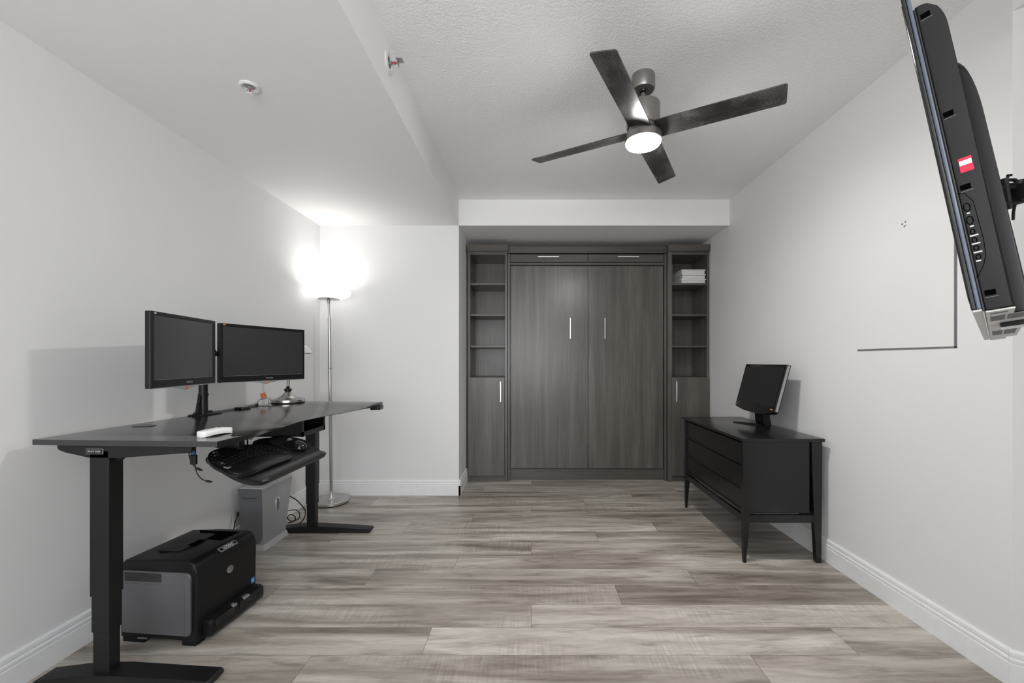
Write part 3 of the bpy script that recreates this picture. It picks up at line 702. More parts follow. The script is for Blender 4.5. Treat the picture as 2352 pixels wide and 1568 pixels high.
gx, gy = -1.862, 2.865
r = root('card_holder', 'small wire clip stand holding an orange card on the desk beside the lamp', 'card holder', (gx, gy, DZ))
b = B(); tube(b, [(gx - .055, gy + .0, DZ + .002), (gx - .02, gy - .03, DZ + .002), (gx + .03, gy - .035, DZ + .002), (gx + .075, gy - .01, DZ + .002), (gx + .07, gy + .02, DZ + .002)], .0016, 8)
tube(b, [(gx - .055, gy, DZ + .002), (gx - .057, gy, DZ + .022), (gx - .045, gy, DZ + .040), (gx - .030, gy, DZ + .046)], .0018, 8)
obj('wire_base', b, 'blackplastic', r, True, 40)
b = B(); tube(b, [(gx - .040, gy, DZ + .042), (gx + .012, gy, DZ + .056)], .0028, 8, False)
obj('clip', b, 'pcfront', r, True, 40)
obj('card', prism(B(), [(gx - .040, DZ + .082), (gx - .004, DZ + .095), (gx + .012, DZ + .062), (gx - .030, DZ + .046)], gy - .0006, gy + .0006, lambda u, v, w: (u, w, v)), 'orange', r, True, label='small orange card')
obj('spring_foot', lathe(B(), [(0, 0), (.014, 0), (.012, .006), (.006, .012), (.011, .02), (.008, .045), (.003, .055), (0, .055)], (gx + .032, gy - .005, DZ + .0005), 16), 'silver', r, True, 50)

lx, ly = -1.824, 3.065
r = root('desk_lamp', 'brushed nickel desk lamp with a round base and white shade behind the right monitor', 'desk lamp', (lx, ly, DZ))
obj('lamp_base', lathe(B(), [(0, .006), (.108, .006), (.112, .010), (.112, .026), (.108, .031), (.096, .034), (.088, .034), (.070, .040), (.048, .052), (.032, .068), (.022, .080), (0, .080)], (lx, ly, DZ), 56), 'nickel', r, True, 28)
obj('base_pad', lathe(B(), [(0, 0), (.110, 0), (.110, .0065), (0, .0065)], (lx, ly, DZ + .0002), 48), 'softblack', r, True, 28)
obj('lamp_knuckle', lathe(B(), [(0, .080), (.018, .080), (.018, .086), (.026, .092), (.028, .100), (.022, .108), (.010, .114), (.013, .120), (.009, .126), (0, .126)], (lx, ly, DZ), 32), 'gloss', r, True, 50)
neck = [(lx, ly, DZ + .12), (lx + .002, ly, DZ + .17), (lx - .004, ly, DZ + .23), (lx - .045, ly, DZ + .31), (lx - .075, ly, DZ + .38), (lx - .045, ly - .005, DZ + .44), (lx + .03, ly - .01, DZ + .458), (lx + .088, ly - .012, DZ + .43)]
obj('gooseneck', tube(B(), neck, .0095, 14), 'fanmetal', r, True, 60)
obj('lamp_shade', lathe(B(), [(.004, .052), (.030, .048), (.060, .034), (.080, .012), (.088, -.006), (.090, -.016), (.087, -.016), (.078, .006), (.058, .028), (.030, .042), (.004, .046)], (lx + .088, ly - .012, DZ + .388), 40), 'glassshade', r, True, 60, label='white glass dome shade')
obj('shade_rim', lathe(B(), [(.088, -.015), (.0925, -.015), (.0925, -.021), (.086, -.021)], (lx + .088, ly - .012, DZ + .388), 40), 'nickel', r, True, 40)

a0 = Vector((-1.376, 1.675, DZ)); bv = Vector((-1.328, 1.661, DZ)) - a0; cv = Vector((-1.293, 1.777, DZ)) - Vector((-1.328, 1.661, DZ))
ux, uy = bv.normalized(), cv.normalized()
r = root('remote_control', 'white arched remote control lying on the near end of the desk', 'remote', tuple(a0 + bv / 2 + cv / 2), rz=math.atan2(uy.y, uy.x) - PI / 2)
b = B(); NL = 16; rows = []
for i in range(NL + 1):
    t = i / NL; y = -.062 + .124 * t; arch = .006 * math.sin(PI * t); e = min(1, min(t, 1 - t) * 9 + .62)
    rows.append([b.verts.new((x * e, y, z)) for x, z in ((-.024, .0005 + arch), (-.026, .010 + arch * .8), (-.024, .021 + arch * .6), (-.018, .0245 + arch * .6), (.018, .0245 + arch * .6), (.024, .021 + arch * .6), (.026, .010 + arch * .8), (.024, .0005 + arch))])
for A, C in zip(rows, rows[1:]):
    for j in range(8): b.faces.new((A[j], A[(j + 1) % 8], C[(j + 1) % 8], C[j]))
b.faces.new(rows[0]); b.faces.new(rows[-1][::-1])
obj('body', b, 'white', r, smooth=50)
for (x, y) in ((-.008, .01), (.008, .01), (0, .028)):
    bb = lathe(B(), [(0, 0), (.0045, 0), (.0045, .002), (0, .002)], (x, y, .028), 14); obj('button', bb, 'paper', r, smooth=40)

# ------------------------------------------------------------------ floor lamp
fx_, fy_ = -1.846, 3.77; tx_, ty_ = -1.862, 3.755
r = root('floor_lamp', 'tall brushed nickel floor lamp with a glowing white glass bowl in the back corner', 'floor lamp', (fx_, fy_, 0))
obj('lamp_base', lathe(B(), [(0, .006), (.150, .006), (.155, .010), (.155, .028), (.150, .033), (.040, .040), (.022, .055), (.015, .085), (.0135, .11), (0, .11)], (fx_, fy_, 0), 64), 'nickel_base', r, True, 30)
obj('base_pad', lathe(B(), [(0, 0), (.150, 0), (.150, .007), (0, .007)], (fx_, fy_, 0), 48), 'softblack', r, True, 30)
obj('pole', tube(B(), [(fx_, fy_, .10), (fx_ - .012, fy_ - .012, 1.70)], .0135, 20, False), 'nickel', r, True, 40)
obj('neck', tube(B(), [(fx_ - .012, fy_ - .012, 1.695), (fx_ - .0145, fy_ - .014, 1.78), (tx_, ty_, 1.865)], .0095, 16), 'nickel', r, True, 40)
obj('bowl_fitting', lathe(B(), [(0, 1.825), (.010, 1.825), (.014, 1.845), (.018, 1.862), (.090, 1.868), (.092, 1.872), (0, 1.874)], (tx_, ty_, 0), 40), 'nickel', r, True, 40)
obj('switch', cyl(B(), (fx_ - .005, fy_ - .02, 1.235), (fx_ + .020, fy_ - .02, 1.235), .004), 'nickel', r, True, 40)
obj('lamp_shade', lathe(B(), [(0, 1.872), (.090, 1.872), (.150, 1.886), (.180, 1.905), (.190, 1.925), (.184, 1.945), (.165, 1.958), (.130, 1.964), (.10, 1.962), (0, 1.95)], (tx_, ty_, 0), 64), 'lampglow', r, True, 80, label='glowing white glass bowl shade')

ud = bpy.data.lights.new('torchiere_bulb', 'AREA'); ud.shape = 'DISK'; ud.size = .16; ud.spread = math.radians(165); ud.energy = LAMP_UP; ud.color = (1, .97, .93)
uo = bpy.data.objects.new('torchiere_bulb', ud); COL.objects.link(uo); uo.location = (tx_, ty_, 1.967); uo.rotation_euler = (PI, 0, 0)

# ------------------------------------------------------------------ computer tower, cables
r = root('computer_tower', 'silver-grey desktop computer tower standing on the floor behind the printer', 'computer', (-1.935, 2.96, 0))
tx0, tx1 = -2.012, -1.858
b = B(); lo = [(tx0 + .006, 2.842), (tx1, 2.836), (tx1 + .004, 3.085), (tx0 + .01, 3.09)]; hi = [(tx0 - .002, 2.815), (tx1 + .002, 2.815), (tx1 + .006, 3.165), (tx0 - .002, 3.165)]
def loft(b, lo, z0, hi, z1, mi=0):
    A = [b.verts.new((x, y, z0)) for x, y in lo]; C = [b.verts.new((x, y, z1)) for x, y in hi]
    b.faces.new(A[::-1]); b.faces.new(C)
    for i in range(len(lo)): b.faces.new((A[i], A[(i + 1) % 4], C[(i + 1) % 4], C[i]))
    return b
obj('case', loft(b, lo, .030, hi, .415), 'pc', r, True)
obj('top_cover', loft(B(), [(x, y) for x, y in hi], .415, [(tx0 + .002, 2.822), (tx1 + .0, 2.820), (tx1 + .003, 3.160), (tx0 + .002, 3.16)], .427), 'lightgrey', r, True)
b = B(); A = []
prism(b, [(tx0 + .002, .035), (tx1 - .004, .035), (tx1 + .001, .352), (tx1 + .002, .420), (tx0 - .001, .424), (tx0 - .002, .352)], 0, 1, lambda u, v, w: (u, 2.845 - (v - .035) * .083 - (.008 if w else -.004) - (.018 * max(0, 1 - ((u - (tx0 + tx1) / 2) / .077) ** 2) * (v > .3)), v))
obj('front_bezel', b, 'pcfront', r, True)
b = B(); tube(b, [(tx0 + .022, 2.812, .372), (tx0 + .032, 2.808, .358), (tx1 - .036, 2.808, .358), (tx1 - .024, 2.812, .372)], .0014, 6, False)
obj('front_groove', b, 'gloss', r, True)
b = lathe(B(), [(0, 0), (.040, 0), (.040, .004), (.036, .006), (0, .006)], seg=40); b.transform(Matrix.Translation((tx1 + .0025, 2.985, .262)) @ Matrix.Rotation(PI / 2, 4, 'Y') @ Matrix.Diagonal((1.35, .62, 1, 1)))
em = obj('oval_badge', b, 'chrome', r, True, 30)
b = lathe(B(), [(0, .0055), (.031, .0055), (.031, .0075), (0, .0075)], seg=40); b.transform(Matrix.Translation((tx1 + .0025, 2.985, .262)) @ Matrix.Rotation(PI / 2, 4, 'Y') @ Matrix.Diagonal((1.35, .52, 1, 1)))
obj('badge_inset', b, 'pcfront', em, True, 30)
b = B(); loft(b, [(tx0, 2.80), (tx1 + .03, 2.80), (tx1 + .03, 3.08), (tx0, 3.08)], 0, [(tx0 + .004, 2.815), (tx1 + .010, 2.815), (tx1 + .012, 3.085), (tx0 + .004, 3.085)], .031)
obj('base_stand', b, 'pcbase', r, True, label='lighter grey floor stand')
b = B()
tube(b, [(-1.88, 3.17, .26), (-1.84, 3.22, .20), (-1.79, 3.24, .11), (-1.82, 3.23, .03), (-1.90, 3.22, .012)], .004, 8)
tag(obj('power_cable', b, 'blackplastic', smooth=40), 'black cable arching down to the floor right of the computer tower', 'cable')
b = B()
tube(b, [(-1.90, 3.18, .14), (-1.85, 3.22, .13), (-1.83, 3.23, .09), (-1.85, 3.24, .05), (-1.90, 3.23, .04), (-1.92, 3.22, .07), (-1.89, 3.21, .10), (-1.86, 3.22, .075), (-1.88, 3.24, .035), (-1.93, 3.24, .02)], .0035, 8)
tag(obj('power_cable', b, 'blackplastic', smooth=40), 'coiled black cable loops behind the computer tower near the baseboard', 'cable')
b = B(); tube(b, [(-2.010, 2.800, .245), (-2.022, 2.79, .20), (-2.030, 2.78, .12), (-2.028, 2.76, .05), (-2.022, 2.70, .006)], .0032, 8); box(b, -2.016, -2.004, 2.796, 2.806, .24, .27, .002)
tag(obj('power_cable', b, 'blackplastic', smooth=40), 'thin black cable hanging at the left edge of the computer tower', 'cable')

# usb extension hanging below the desk
ux_, uy_ = -1.365, 1.70
r = root('usb_cable_adapter', 'black adapter with a blue plug and two short cables hanging under the near desk corner', 'cable adapter', (ux_, uy_, .966))
k = 1.70 / 940
def U(px, py, y=1.70): return ((px - 1221) * y / 940, y, 1.3 - (py - 829.5) * y / 940)
b = B(); p = U(445, 1054); box(b, p[0] - .012, p[0] + .012, 1.694, 1.706, p[2] - .022, p[2] + .018, .002); obj('hub', b, 'blackplastic', r, True)
b = B(); p = U(444, 1036); box(b, p[0] - .009, p[0] + .009, 1.695, 1.705, p[2] - .014, p[2] + .012, .002); obj('blue_plug', b, 'navy', r, True, label='blue plug')
b = B(); p = U(443, 1027); box(b, p[0] - .011, p[0] + .011, 1.694, 1.706, p[2] - .004, p[2] + .012, .002); obj('socket', b, 'blackplastic', r, True)
b = B(); tube(b, [U(436, 1026), U(434, 1040), U(437, 1056), U(446, 1070), U(453, 1076)], .0022, 8); tube(b, [U(452, 1075), U(461, 1079)], .005, 8, False); tube(b, [U(460, 1079), U(465, 1080)], .003, 8, False); obj('cable', b, 'blackplastic', r, True, 40)
b = B(); tube(b, [U(447, 1062), U(449, 1076), U(454, 1089), U(464, 1100), U(476, 1105)], .0022, 8); tube(b, [U(474, 1104.5), U(483, 1106)], .005, 8, False); tube(b, [U(482, 1106), U(487, 1106)], .003, 8, False); obj('cable', b, 'blackplastic', r, True, 40)

# ------------------------------------------------------------------ printer
PR = math.radians(-5.5)
r = root('laser_printer', 'black laser printer with a dark silver side panel on the floor under the desk', 'printer', (-1.527, 1.853, 0), rz=PR)
# local: x from 0 (front) to -W (back, wall side); y from 0 (near side) to Dp
Wp, Dp, Hp = .385, .375, .388
sec = [(-Wp, .022), (0, .022), (0, Hp - .055), (-.004, Hp - .032), (-.014, Hp - .014), (-.030, Hp - .004), (-.050, Hp), (-.21, Hp), (-.23, Hp - .004), (-Wp + .02, Hp - .012), (-Wp, Hp - .03)]
b = B(); prism(b, [(u, v) for u, v in sec], .010, Dp - .010, lambda u, v, w: (u, w, v), bev=.009)
body = obj('body', b, 'blackplastic', r, smooth=30)
b = B()
for (x0, x1) in ((-Wp + .01, -Wp + .12), (-.075, -.005)):
    for (y0, y1) in ((.012, .06), (Dp - .06, Dp - .012)): box(b, x0, x1, y0, y1, 0, .03, .003)
obj('foot', b, 'blackplastic', r)
b = B(); prism(b, rrect(-.36, -.023, .050, Hp - .052, (.022, .004, .004, .018)), .002, .013, lambda u, v, w: (u, w, v), bev=.003)
sp_ = obj('side_panel', b, 'prsilver', r, smooth=30, label='dark silver rounded side panel')
b = B(); prism(b, rrect(-.365, -.050, .052, Hp - .110, (.018, .002, .002, .002)), .0008, .003, lambda u, v, w: (u, w, v), bev=.0006)
obj('side_door', b, 'prsilver', sp_)
b = B()
for i in range(8): box(b, -.352, -.166, .0004, .003, Hp - .098 + i * .0050, Hp - .0955 + i * .0050)
obj('vent', b, 'gloss', sp_)
b = B(); box(b, -.295, -.245, .008, .012, .020, .026); obj('latch_slot', b, 'dimgrey', r)
# flat black plate painting the shade of the output recess, then its cover
b = B(); prism(b, [(-.195, .235), (-.075, .225), (-.065, Dp - .045), (-.30, Dp - .045)], Hp + .0002, Hp + .0012, lambda u, v, w: (u, v, w)); obj('paper_exit_shade', b, 'void', r)
b = B(); prism(b, rrect(-.290, -.165, .090, .290, .015), Hp - .003, Hp + .004, lambda u, v, w: (u, v, w), bev=.001)
cv_ = obj('output_tray_flap', b, 'blackplastic', r)
b = B(); box(b, -.185, -.150, .150, .215, Hp + .003, Hp + .006, .001); obj('flap_notch', b, 'void', cv_)
b = B(); box(b, -.108, -.1065, .012, Dp - .012, Hp - .001, Hp + .0006); obj('seam', b, 'gloss', r)
# control panel on the rounded front corner
fm = frame((-.012, .195, Hp - .0125), (0, 1, 0), Vector((-.6, 0, .42)).normalized(), Vector((.55, 0, .83)).normalized())
b = B(); prism(b, rrect(-.052, .052, -.014, .014, .003), .000, .0022, lambda u, v, w: (u, v, w), bev=.0006); b.transform(fm); cp = obj('control_panel', b, 'dimgrey', r, label='small grey control panel with buttons')
b = B(); box(b, -.045, -.034, -.007, .006, .0022, .004); box(b, .034, .045, -.007, .006, .0022, .004); b.transform(fm); obj('button', b, 'gloss', cp)
b = B()
for (x, y) in ((-.022, 0), (-.014, -.004), (-.004, .004), (.0, -.004), (.008, .005), (.014, 0), (.022, .004), (.004, 0), (-.009, .006), (.02, -.007)): box(b, x - .0025, x + .0025, y - .0018, y + .0018, .0022, .0032)
b.transform(fm); obj('indicator', b, 'lightgrey', cp)
b = lathe(B(), [(0, 0), (.019, 0), (.019, .002), (.017, .003), (0, .003)], seg=36); b.transform(Matrix.Translation((.0, .195, .262)) @ Matrix.Rotation(PI / 2, 4, 'Y')); obj('round_badge', b, 'nickel', r, smooth=30, label='pale round metal badge')
b = B(); box(b, 0, .0012, .330, .352, .115, .142); obj('sticker', b, 'blue', r, label='small blue sticker')
b = B(); box(b, .0012, .0016, .334, .348, .126, .132); obj('sticker_print', b, 'lightgrey', r)
b = B(); prism(b, [(.0, .028), (.038, .028), (.046, .045), (.046, .088), (.030, .100), (.0, .100)], .040, Dp - .012, lambda u, v, w: (u, w, v), bev=.003)
tr_ = obj('paper_tray', b, 'blackplastic', r, smooth=30)
b = B(); prism(b, [(.040, .062), (.050, .066), (.049, .098), (.030, .106), (.026, .100), (.042, .090)], .060, .170, lambda u, v, w: (u, w, v)); prism(b, [(.040, .062), (.050, .066), (.049, .098), (.030, .106), (.026, .100), (.042, .090)], .20, .335, lambda u, v, w: (u, w, v)); obj('tray_lip', b, 'gloss', tr_)
for (y0, y1) in ((.158, .182), (.225, .262)):
    b = B(); box(b, .022, .052, y0, y1, .092, .104, .004); obj('tray_latch', b, 'keygrey', tr_, label='grey paper guide latch')

# ------------------------------------------------------------------ dresser
r = root('dresser', 'black three-drawer dresser with tapered legs against the right wall', 'dresser', (1.615, 3.15, 0))
dx0, dx1, dy0, dy1, dzt = 1.352, 1.880, 2.622, 3.675, .803
obj('top_panel', prism(B(), [(dx0, dy0), (dx1, dy0), (dx1, dy1), (dx0, dy1)], dzt - .020, dzt, lambda u, v, w: (u, v, w), bev=.003), 'lacquer', r, True, 30)
ix0, ix1, iy0, iy1 = dx0 + .012, dx1 - .006, dy0 + .016, dy1 - .016
lw = .048
def leg(x0, x1, y0, y1, sx, sy):
    """square post down to the rail, then tapering on its inner faces; sx/sy = direction of the outer faces"""
    b = B(); z1 = dzt - .020; zt = .26; k_ = .022
    top = [(x0, y0), (x1, y0), (x1, y1), (x0, y1)]
    bx0, bx1 = (x0 + .004, x1 - k_) if sx < 0 else (x0 + k_, x1 - .004); by0, by1 = (y0 + .003, y1 - .007) if sy < 0 else (y0 + .007, y1 - .003)
    bot = [(bx0, by0), (bx1, by0), (bx1, by1), (bx0, by1)]
    V = [[b.verts.new((x, y, z)) for x, y in P_] for P_, z in ((bot, 0), (top, zt), (top, z1))]
    b.faces.new(V[0][::-1]); b.faces.new(V[2])
    for A, C in zip(V, V[1:]):
        for i in range(4): b.faces.new((A[i], A[(i + 1) % 4], C[(i + 1) % 4], C[i]))
    obj('leg', b, 'lacquer', r, True)
leg(ix0, ix0 + .042, iy0, iy0 + .030, -1, -1); leg(ix0, ix0 + .042, iy1 - .030, iy1, -1, 1)
# the rear legs are wider boards that taper outwards towards the floor, as on the side of the case
for (ya, yb) in ((iy0, iy0 + .030), (iy1 - .030, iy1)):
    b = B(); prism(b, [(ix1 - .070, dzt - .020), (ix1, dzt - .020), (ix1 - .006, 0), (ix1 - .038, 0), (ix1 - .052, .26)], ya, yb, lambda u, v, w: (u, w, v)); obj('leg', b, 'lacquer', r, True)
obj('side_panel', box(B(), ix0 + .040, ix1 - .080, iy0 + .004, iy0 + .022, .325, dzt - .018, .001), 'lacquer', r, True)
obj('side_panel', box(B(), ix0 + .040, ix1 - .066, iy1 - .022, iy1 - .004, .325, dzt - .018, .001), 'lacquer', r, True)
obj('side_rail', box(B(), ix0 + .040, ix1 - .052, iy0 + .002, iy0 + .026, .258, .308, .002), 'lacquer', r, True)
obj('side_rail', box(B(), ix0 + .040, ix1 - .052, iy1 - .026, iy1 - .002, .258, .308, .002), 'lacquer', r, True)
obj('back_panel', box(B(), ix1 - .05, ix1 - .04, iy0 + .02, iy1 - .02, .26, dzt - .018), 'lacquer', r, True)
obj('bottom_panel', box(B(), ix0 + .02, ix1 - .05, iy0 + .02, iy1 - .02, .312, .326), 'lacquer', r, True)
obj('front_rail', box(B(), ix0 + .004, ix0 + .024, iy0 + .028, iy1 - .028, .258, .304, .002), 'lacquer', r, True)
zs = [(.322, .462), (.470, .617), (.625, .765)]
for i, (z0, z1) in enumerate(zs):
    d = obj('drawer', box(B(), ix0 + .014, ix0 + .032, iy0 + .032, iy1 - .032, z0, z1, .002), 'lacquer', r, True)
    b = B(); prism(b, [(ix0 + .015, z0 + .0), (ix0 + .002, z0 + .004), (ix0 + .002, z0 + .012), (ix0 + .015, z0 + .018)], iy0 + .033, iy1 - .033, lambda u, v, w: (u, w, v)); obj('finger_pull', b, 'lacquer', d, True)
b = B(); box(b, ix0 + .012, ix0 + .014, iy0 + .036, iy0 + .095, .458, .472); obj('paper_scrap', b, 'paper', r, True, label='sliver of white paper in the drawer gap') if False else b.free()

# all-in-one computer
ax_t, ax_b = 1.795, 1.697
up = Vector((ax_t - ax_b, 0, .360)).normalized(); rightv = Vector((0, -1, 0)); outv = rightv.cross(up)
cen = Vector(((ax_t + ax_b) / 2, 3.145, 1.095))
r = root('all_in_one_computer', 'black all-in-one computer display on a splayed foot on top of the dresser', 'computer', (1.78, 3.15, dzt))
mf = frame(cen, rightv, -outv, up)                # x right, y back, z up
hw, hh = .272, .188
def A(bm): bm.transform(mf); return bm
pts = [(-hw, hh), (hw, hh), (hw, -hh + .02), (hw - .012, -hh + .008), (.12, -hh + .006), (.0, -hh - .004), (-.12, -hh + .010), (-hw + .02, -hh + .030), (-hw, -hh + .034)]
pts = [(-hw, hh), (hw, hh), (hw, -hh + .030), (hw - .02, -hh + .016), (.14, -hh + .0), (0, -hh - .006), (-.14, -hh + .0), (-hw + .02, -hh + .016), (-hw, -hh + .030)]
obj('housing', A(prism(B(), pts, -.004, .030, lambda u, v, w: (u, w, v), bev=.003)), 'gloss', r, True, 30)
obj('rear_cover', A(box(B(), -.20, .20, .028, .055, -.13, .13, .012)), 'blackplastic', r, True)
obj('screen', A(box(B(), -hw + .020, hw - .020, -.0055, -.003, -hh + .068, hh - .020)), 'screen2', r, True)
obj('side_trim', A(box(B(), hw - .0005, hw + .002, .004, .022, -hh + .035, hh - .006)), 'silver', r, True, label='silver strip on the side edge')
obj('lettering', A(text_bm('lenovo', .014, .0002, frame((-hw + .045, -.0045, -hh + .050), (1, 0, 0), (0, 0, 1), (0, -1, 0)))), 'dimgrey', r, True)
obj('sticker', A(box(B(), hw - .050, hw - .022, -.0048, -.004, -hh + .040, -hh + .048)), 'amber', r, True, label='amber sticker')
obj('sticker', A(box(B(), -hw + .010, -hw + .018, -.0048, -.004, -hh + .036, -hh + .043)), 'amber', r, True, label='amber sticker')
b = B(); prism(b, [(1.765, .0), (1.812, .0), (1.800, .06), (1.792, .20), (1.764, .19), (1.745, .10), (1.752, .03)], 3.090, 3.205, lambda u, v, w: (u, w, dzt + .006 + v)); obj('stand_column', b, 'blackplastic', r, True)
for (tip, w_) in (((1.655, 3.355), .014), ((1.662, 2.985), .014)):
    b = B(); base = Vector((1.800, 3.15, 0)); tp = Vector((*tip, 0)); dv = (tp - base).normalized(); pv = Vector((-dv.y, dv.x, 0))
    q = [base + pv * .032, base - pv * .032, tp - pv * .006, tp + pv * .006]
    lo_ = [b.verts.new((p.x, p.y, dzt + .0005)) for p in q]; hi_ = [b.verts.new((p.x, p.y, dzt + (.014 if i < 2 else .006))) for i, p in enumerate(q)]
    b.faces.new(lo_[::-1]); b.faces.new(hi_)
    for i in range(4): b.faces.new((lo_[i], lo_[(i + 1) % 4], hi_[(i + 1) % 4], hi_[i]))
    obj('stand_foot', b, 'blackplastic', r, True)
b = B(); tube(b, [(1.765, 3.22, .975), (1.770, 3.235, .93), (1.80, 3.23, .87), (1.84, 3.20, .83), (1.865, 3.19, .812)], .003, 8); obj('power_cord', b, 'blackplastic', r, True, 40)

# ------------------------------------------------------------------ television on a swing arm
wv = Vector((.749, .66, -.010)).normalized()                       # along the width, away from the camera
P1 = Vector((.698, .650, 1.3805)); th = math.radians(8.7)
n0 = Vector((-wv.y, wv.x, 0)).normalized()                         # out of the screen (horizontal)
upv = (Vector((0, 0, 1)) * math.cos(th) + n0 * math.sin(th)); upv = (upv - wv * upv.dot(wv)).normalized()
nv = upv.cross(wv); nv = nv if nv.dot(n0) > 0 else -nv
TW, TH = 1.0, .566
r = root('television', 'flat black television seen edge-on, tilted on a wall arm in the upper right', 'television', tuple(P1 + wv * TW / 2 + upv * TH / 2 - nv * .03))
tf = frame(P1, wv, -nv, upv)                                       # local x along width, y towards the back, z up
def TV(bm): bm.transform(tf); return bm
tv = lambda u, v, w: (u, v, w)
obj('screen', TV(box(B(), .012, TW - .012, -.001, .004, .018, TH - .012)), 'screen2', r, True)
b = B(); box(b, 0, TW, .0, .006, 0, TH + .0, .002)
obj('front_bezel', TV(b), 'gloss', r, True)
b = B(); box(b, -.0008, TW + .0008, .006, .0115, -.0, TH + .008, .002)
obj('clear_bezel_edge', TV(b), 'tvglass', r, True, label='glossy blue-tinted clear edge strip')
b = B(); box(b, .003, TW - .003, .0115, .0145, -.004, .530, .001)
obj('bezel_gap', TV(b), 'gloss', r, True)
# main shell: side profile (depth, height) with a rounded top rear corner, extruded over the width
def shell(y0, y1, z0, z1, rad, x0, x1, bev):
    pts = [(y0, z0), (y1, z0)]
    for i in range(9):
        a = i / 8 * PI / 2; pts.append((y1 - rad[0] + rad[0] * math.cos(a), z1 - rad[1] + rad[1] * math.sin(a)))
    pts.append((y0, z1))
    return prism(B(), pts, x0, x1, lambda u, v, w: (w, u, v), bev=bev)
obj('back_shell', TV(shell(.014, .0465, -.004, .533, (.026, .060), .002, TW - .002, .004)), 'tvshell', r, True, 30)
obj('rear_bulge', TV(shell(.044, .0665, -.004, .470, (.021, .11), .12, TW - .12, .004)), 'tvshell', r, True, 30)
un = obj('underside_cover', TV(box(B(), .006, TW - .006, .0145, .0455, -.0065, -.0035, .001)), 'tvunder', r, True, label='light grey underside with vents')
obj('underside_cover', TV(box(B(), .122, TW - .122, .0455, .0655, -.0065, -.0035, .001)), 'tvunder', r, True, label='light grey underside with vents')
obj('bezel_underside', TV(box(B(), .004, TW - .004, .001, .013, -.003, .0005, .0008)), 'tvunder', r, True, label='light grey lower edge of the bezel')
b = B(); box(b, .03, .045, .019, .038, -.0075, -.0062)
obj('vent', TV(b), 'vent', un, True)
for (x0, x1) in ((.09, .19), (.52, .70)):
    for (y0, y1) in ((.019, .036), (.039, .058)): obj('vent', TV(box(B(), x0, x1, y0, y1, -.0075, -.0062)), 'vent', un, True)
b = B(); box(b, .27, .36, .030, .11, -.016, -.0064, .002); tube(b, [(.31, .11, -.010), (.31, .16, -.006), (.32, .22, .03)], .005, 8)
obj('signal_plug', TV(b), 'gloss', r, True, label='black plug in a port under the television')
# slots, energy label, and side button marks on the near edge (x = 0.002 face)
SX = .0022
def sidebox(b, y0, y1, z0, z1, d=.0006): return box(b, SX - d, SX + .0005, y0, y1, z0, z1)
for z in (.505, .322, .194, .019):
    b = B(); sidebox(b, .018, .030, z, z + .0085, .0012); s_ = obj('slot', TV(b), 'void', r, True)
    b = B(); sidebox(b, .018, .032, z - .0030, z - .0022); obj('slot_edge', TV(b), 'dimgrey', s_, True)
b = B(); sidebox(b, .0225, .0375, .222, .233); sidebox(b, .0225, .0375, .242, .246); st = obj('label_sticker', TV(b), 'red', r, True, label='small red and white striped sticker')
b = B(); sidebox(b, .023, .037, .2335, .2415); obj('label_stripe', TV(b), 'paper', st, True)
b = B()
def ring_mark(z, ry, rz, w=.0013):
    for i in range(24):
        a0_, a1_ = 2 * PI * i / 24, 2 * PI * (i + 1) / 24
        q = [(.0205 + (ry) * math.cos(a0_), z + rz * math.sin(a0_)), (.0205 + ry * math.cos(a1_), z + rz * math.sin(a1_)), (.0205 + (ry - w) * math.cos(a1_), z + (rz - w) * math.sin(a1_)), (.0205 + (ry - w) * math.cos(a0_), z + (rz - w) * math.sin(a0_))]
        b.faces.new([b.verts.new((SX - .0008, y, zz)) for y, zz in q])
for z, ry, rz in ((.165, .0042, .0072), (.143, .0042, .0072), (.124, .0032, .0046), (.110, .0032, .0046), (.097, .0032, .0046), (.082, .0032, .0046)): ring_mark(z, ry, rz)
btn = obj('side_button', TV(b), 'void', r, True)
b = B()
for z, y0, y1 in ((.154, .019, .0225), (.132, .019, .0235), (.1165, .0165, .026), (.103, .0165, .026), (.089, .0165, .026), (.075, .017, .0225)): sidebox(b, y0, y1, z, z + .0022)
obj('button_print', TV(b), 'lightgrey', btn, True)
b = B()
pth = [(.0145, .192), (.022, .187), (.0285, .172), (.0300, .11), (.0285, .083), (.024, .068), (.0145, .050)]
for p_, q_ in zip(pth, pth[1:]):
    tube(b, [(SX, *p_), (SX, *q_)], .0005, 6, False)
obj('panel_outline', TV(b), 'void', btn, True)

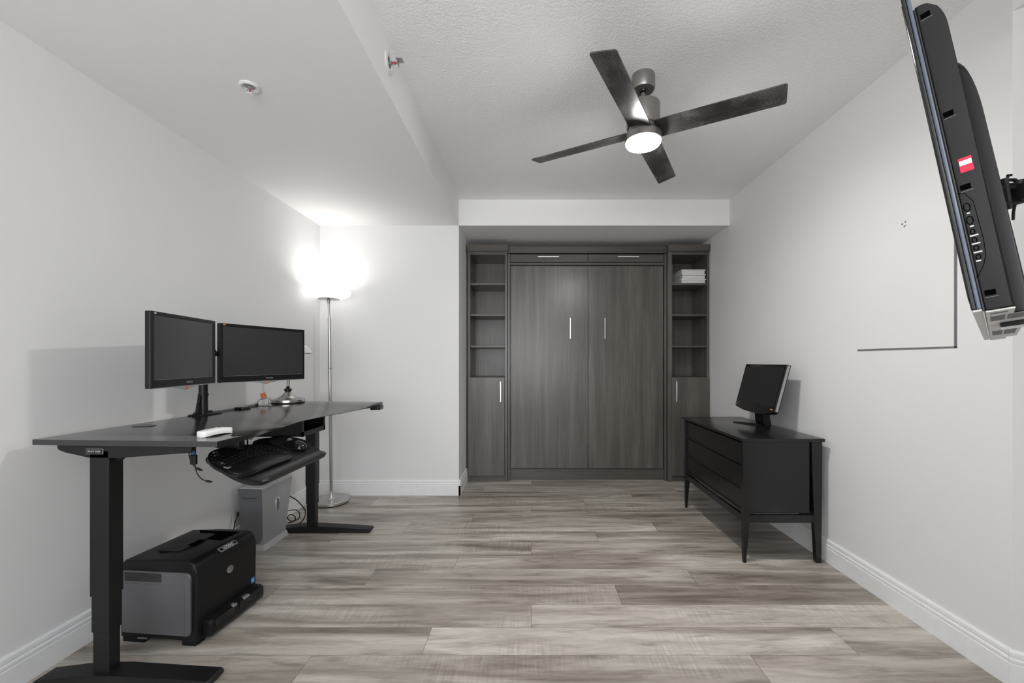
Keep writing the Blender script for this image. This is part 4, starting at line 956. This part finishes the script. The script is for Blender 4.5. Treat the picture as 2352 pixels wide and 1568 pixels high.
# swing arm mount: plate behind the bulge, knuckle, arm to the angled wall
mc = tf @ Vector((TW / 2, .0670, TH * .62))
r = root('television_wall_mount', 'black metal swing arm bracket joining the television to the wall', 'tv mount', tuple(mc))
wallp = Vector((XR, 1.638, 0)) + aw * .45; wn_ = Vector((aw.y, -aw.x, 0)).normalized(); wn_ = wn_ if wn_.dot(Vector((-1, -1, 0))) > 0 else -wn_
hz = 1.700
b = B(); mt = frame(mc, wv, -nv, upv)
box(b, -.11, .11, .0005, .006, -.11, .11, .001); b.transform(mt); pl_ = obj('tv_plate', b, 'blackmetal', r, True)
def M_(px, py, y): return Vector(((px - 1221) * y / 940, y, 1.3 - (py - 829.5) * y / 940))
yA = 1.02
b = B(); q = M_(2312, 470, yA)
tube(b, [M_(2308, 415, yA), M_(2309, 420, yA), M_(2315, 405, yA), M_(2318, 402, yA)], .003, 8, False); cyl(b, M_(2314, 403, yA), M_(2323, 402, yA), .003)
tube(b, [M_(2306, 414, yA), M_(2328, 413, yA), M_(2334, 417, yA), M_(2328, 423, yA), M_(2306, 424, yA)], .0042, 8)
obj('tension_lever', b, 'blackmetal', r, True, 40)
b = B(); tube(b, [M_(2290, 432, yA), M_(2345, 430, yA)], .006, 8, False); tube(b, [M_(2290, 470, yA), M_(2320, 468, yA), M_(2350, 460, yA)], .007, 8, False)
cyl(b, M_(2322, 458, yA), M_(2322, 458, yA) + Vector((0, .02, 0)), .005)
tube(b, [M_(2306, 410, yA), M_(2312, 440, yA), M_(2319, 480, yA)], .007, 8, False)
obj('tilt_bracket', b, 'blackmetal', r, True, 40)
kn = M_(2347, 444, yA)
b = B(); box(b, kn.x - .020, kn.x + .018, kn.y - .022, kn.y + .022, kn.z - .020, kn.z + .022, .006); cyl(b, (kn.x - .006, kn.y, kn.z + .02), (kn.x - .006, kn.y, kn.z + .032), .010)
obj('knuckle', b, 'blackmetal', r, True, 40)
we = Vector((wallp.x, wallp.y, kn.z)) + wn_ * .03
b = B(); mid_ = Vector((2.02, 1.05, kn.z)); tube(b, [kn + Vector((.01, 0, 0)), mid_], .018, 12, False); cyl(b, mid_ - Vector((0, 0, .03)), mid_ + Vector((0, 0, .03)), .024); tube(b, [mid_, we], .018, 12, False)
obj('arm', b, 'blackmetal', r, True, 40)
b = B(); box(b, -.05, .05, -.10, .10, 0, .03, .003); b.transform(frame(tuple(Vector((wallp.x, wallp.y, kn.z)) + wn_ * .0005), tuple(aw), (0, 0, 1), tuple(wn_))); obj('wall_plate', b, 'blackmetal', r, True)
b = B(); tube(b, [M_(2334, 462, yA), M_(2331, 472, yA), M_(2328, 487, yA), M_(2327, 505, yA)], .003, 8); obj('cable', b, 'blackplastic', r, True, 40)
print('objects', len(bpy.data.objects))
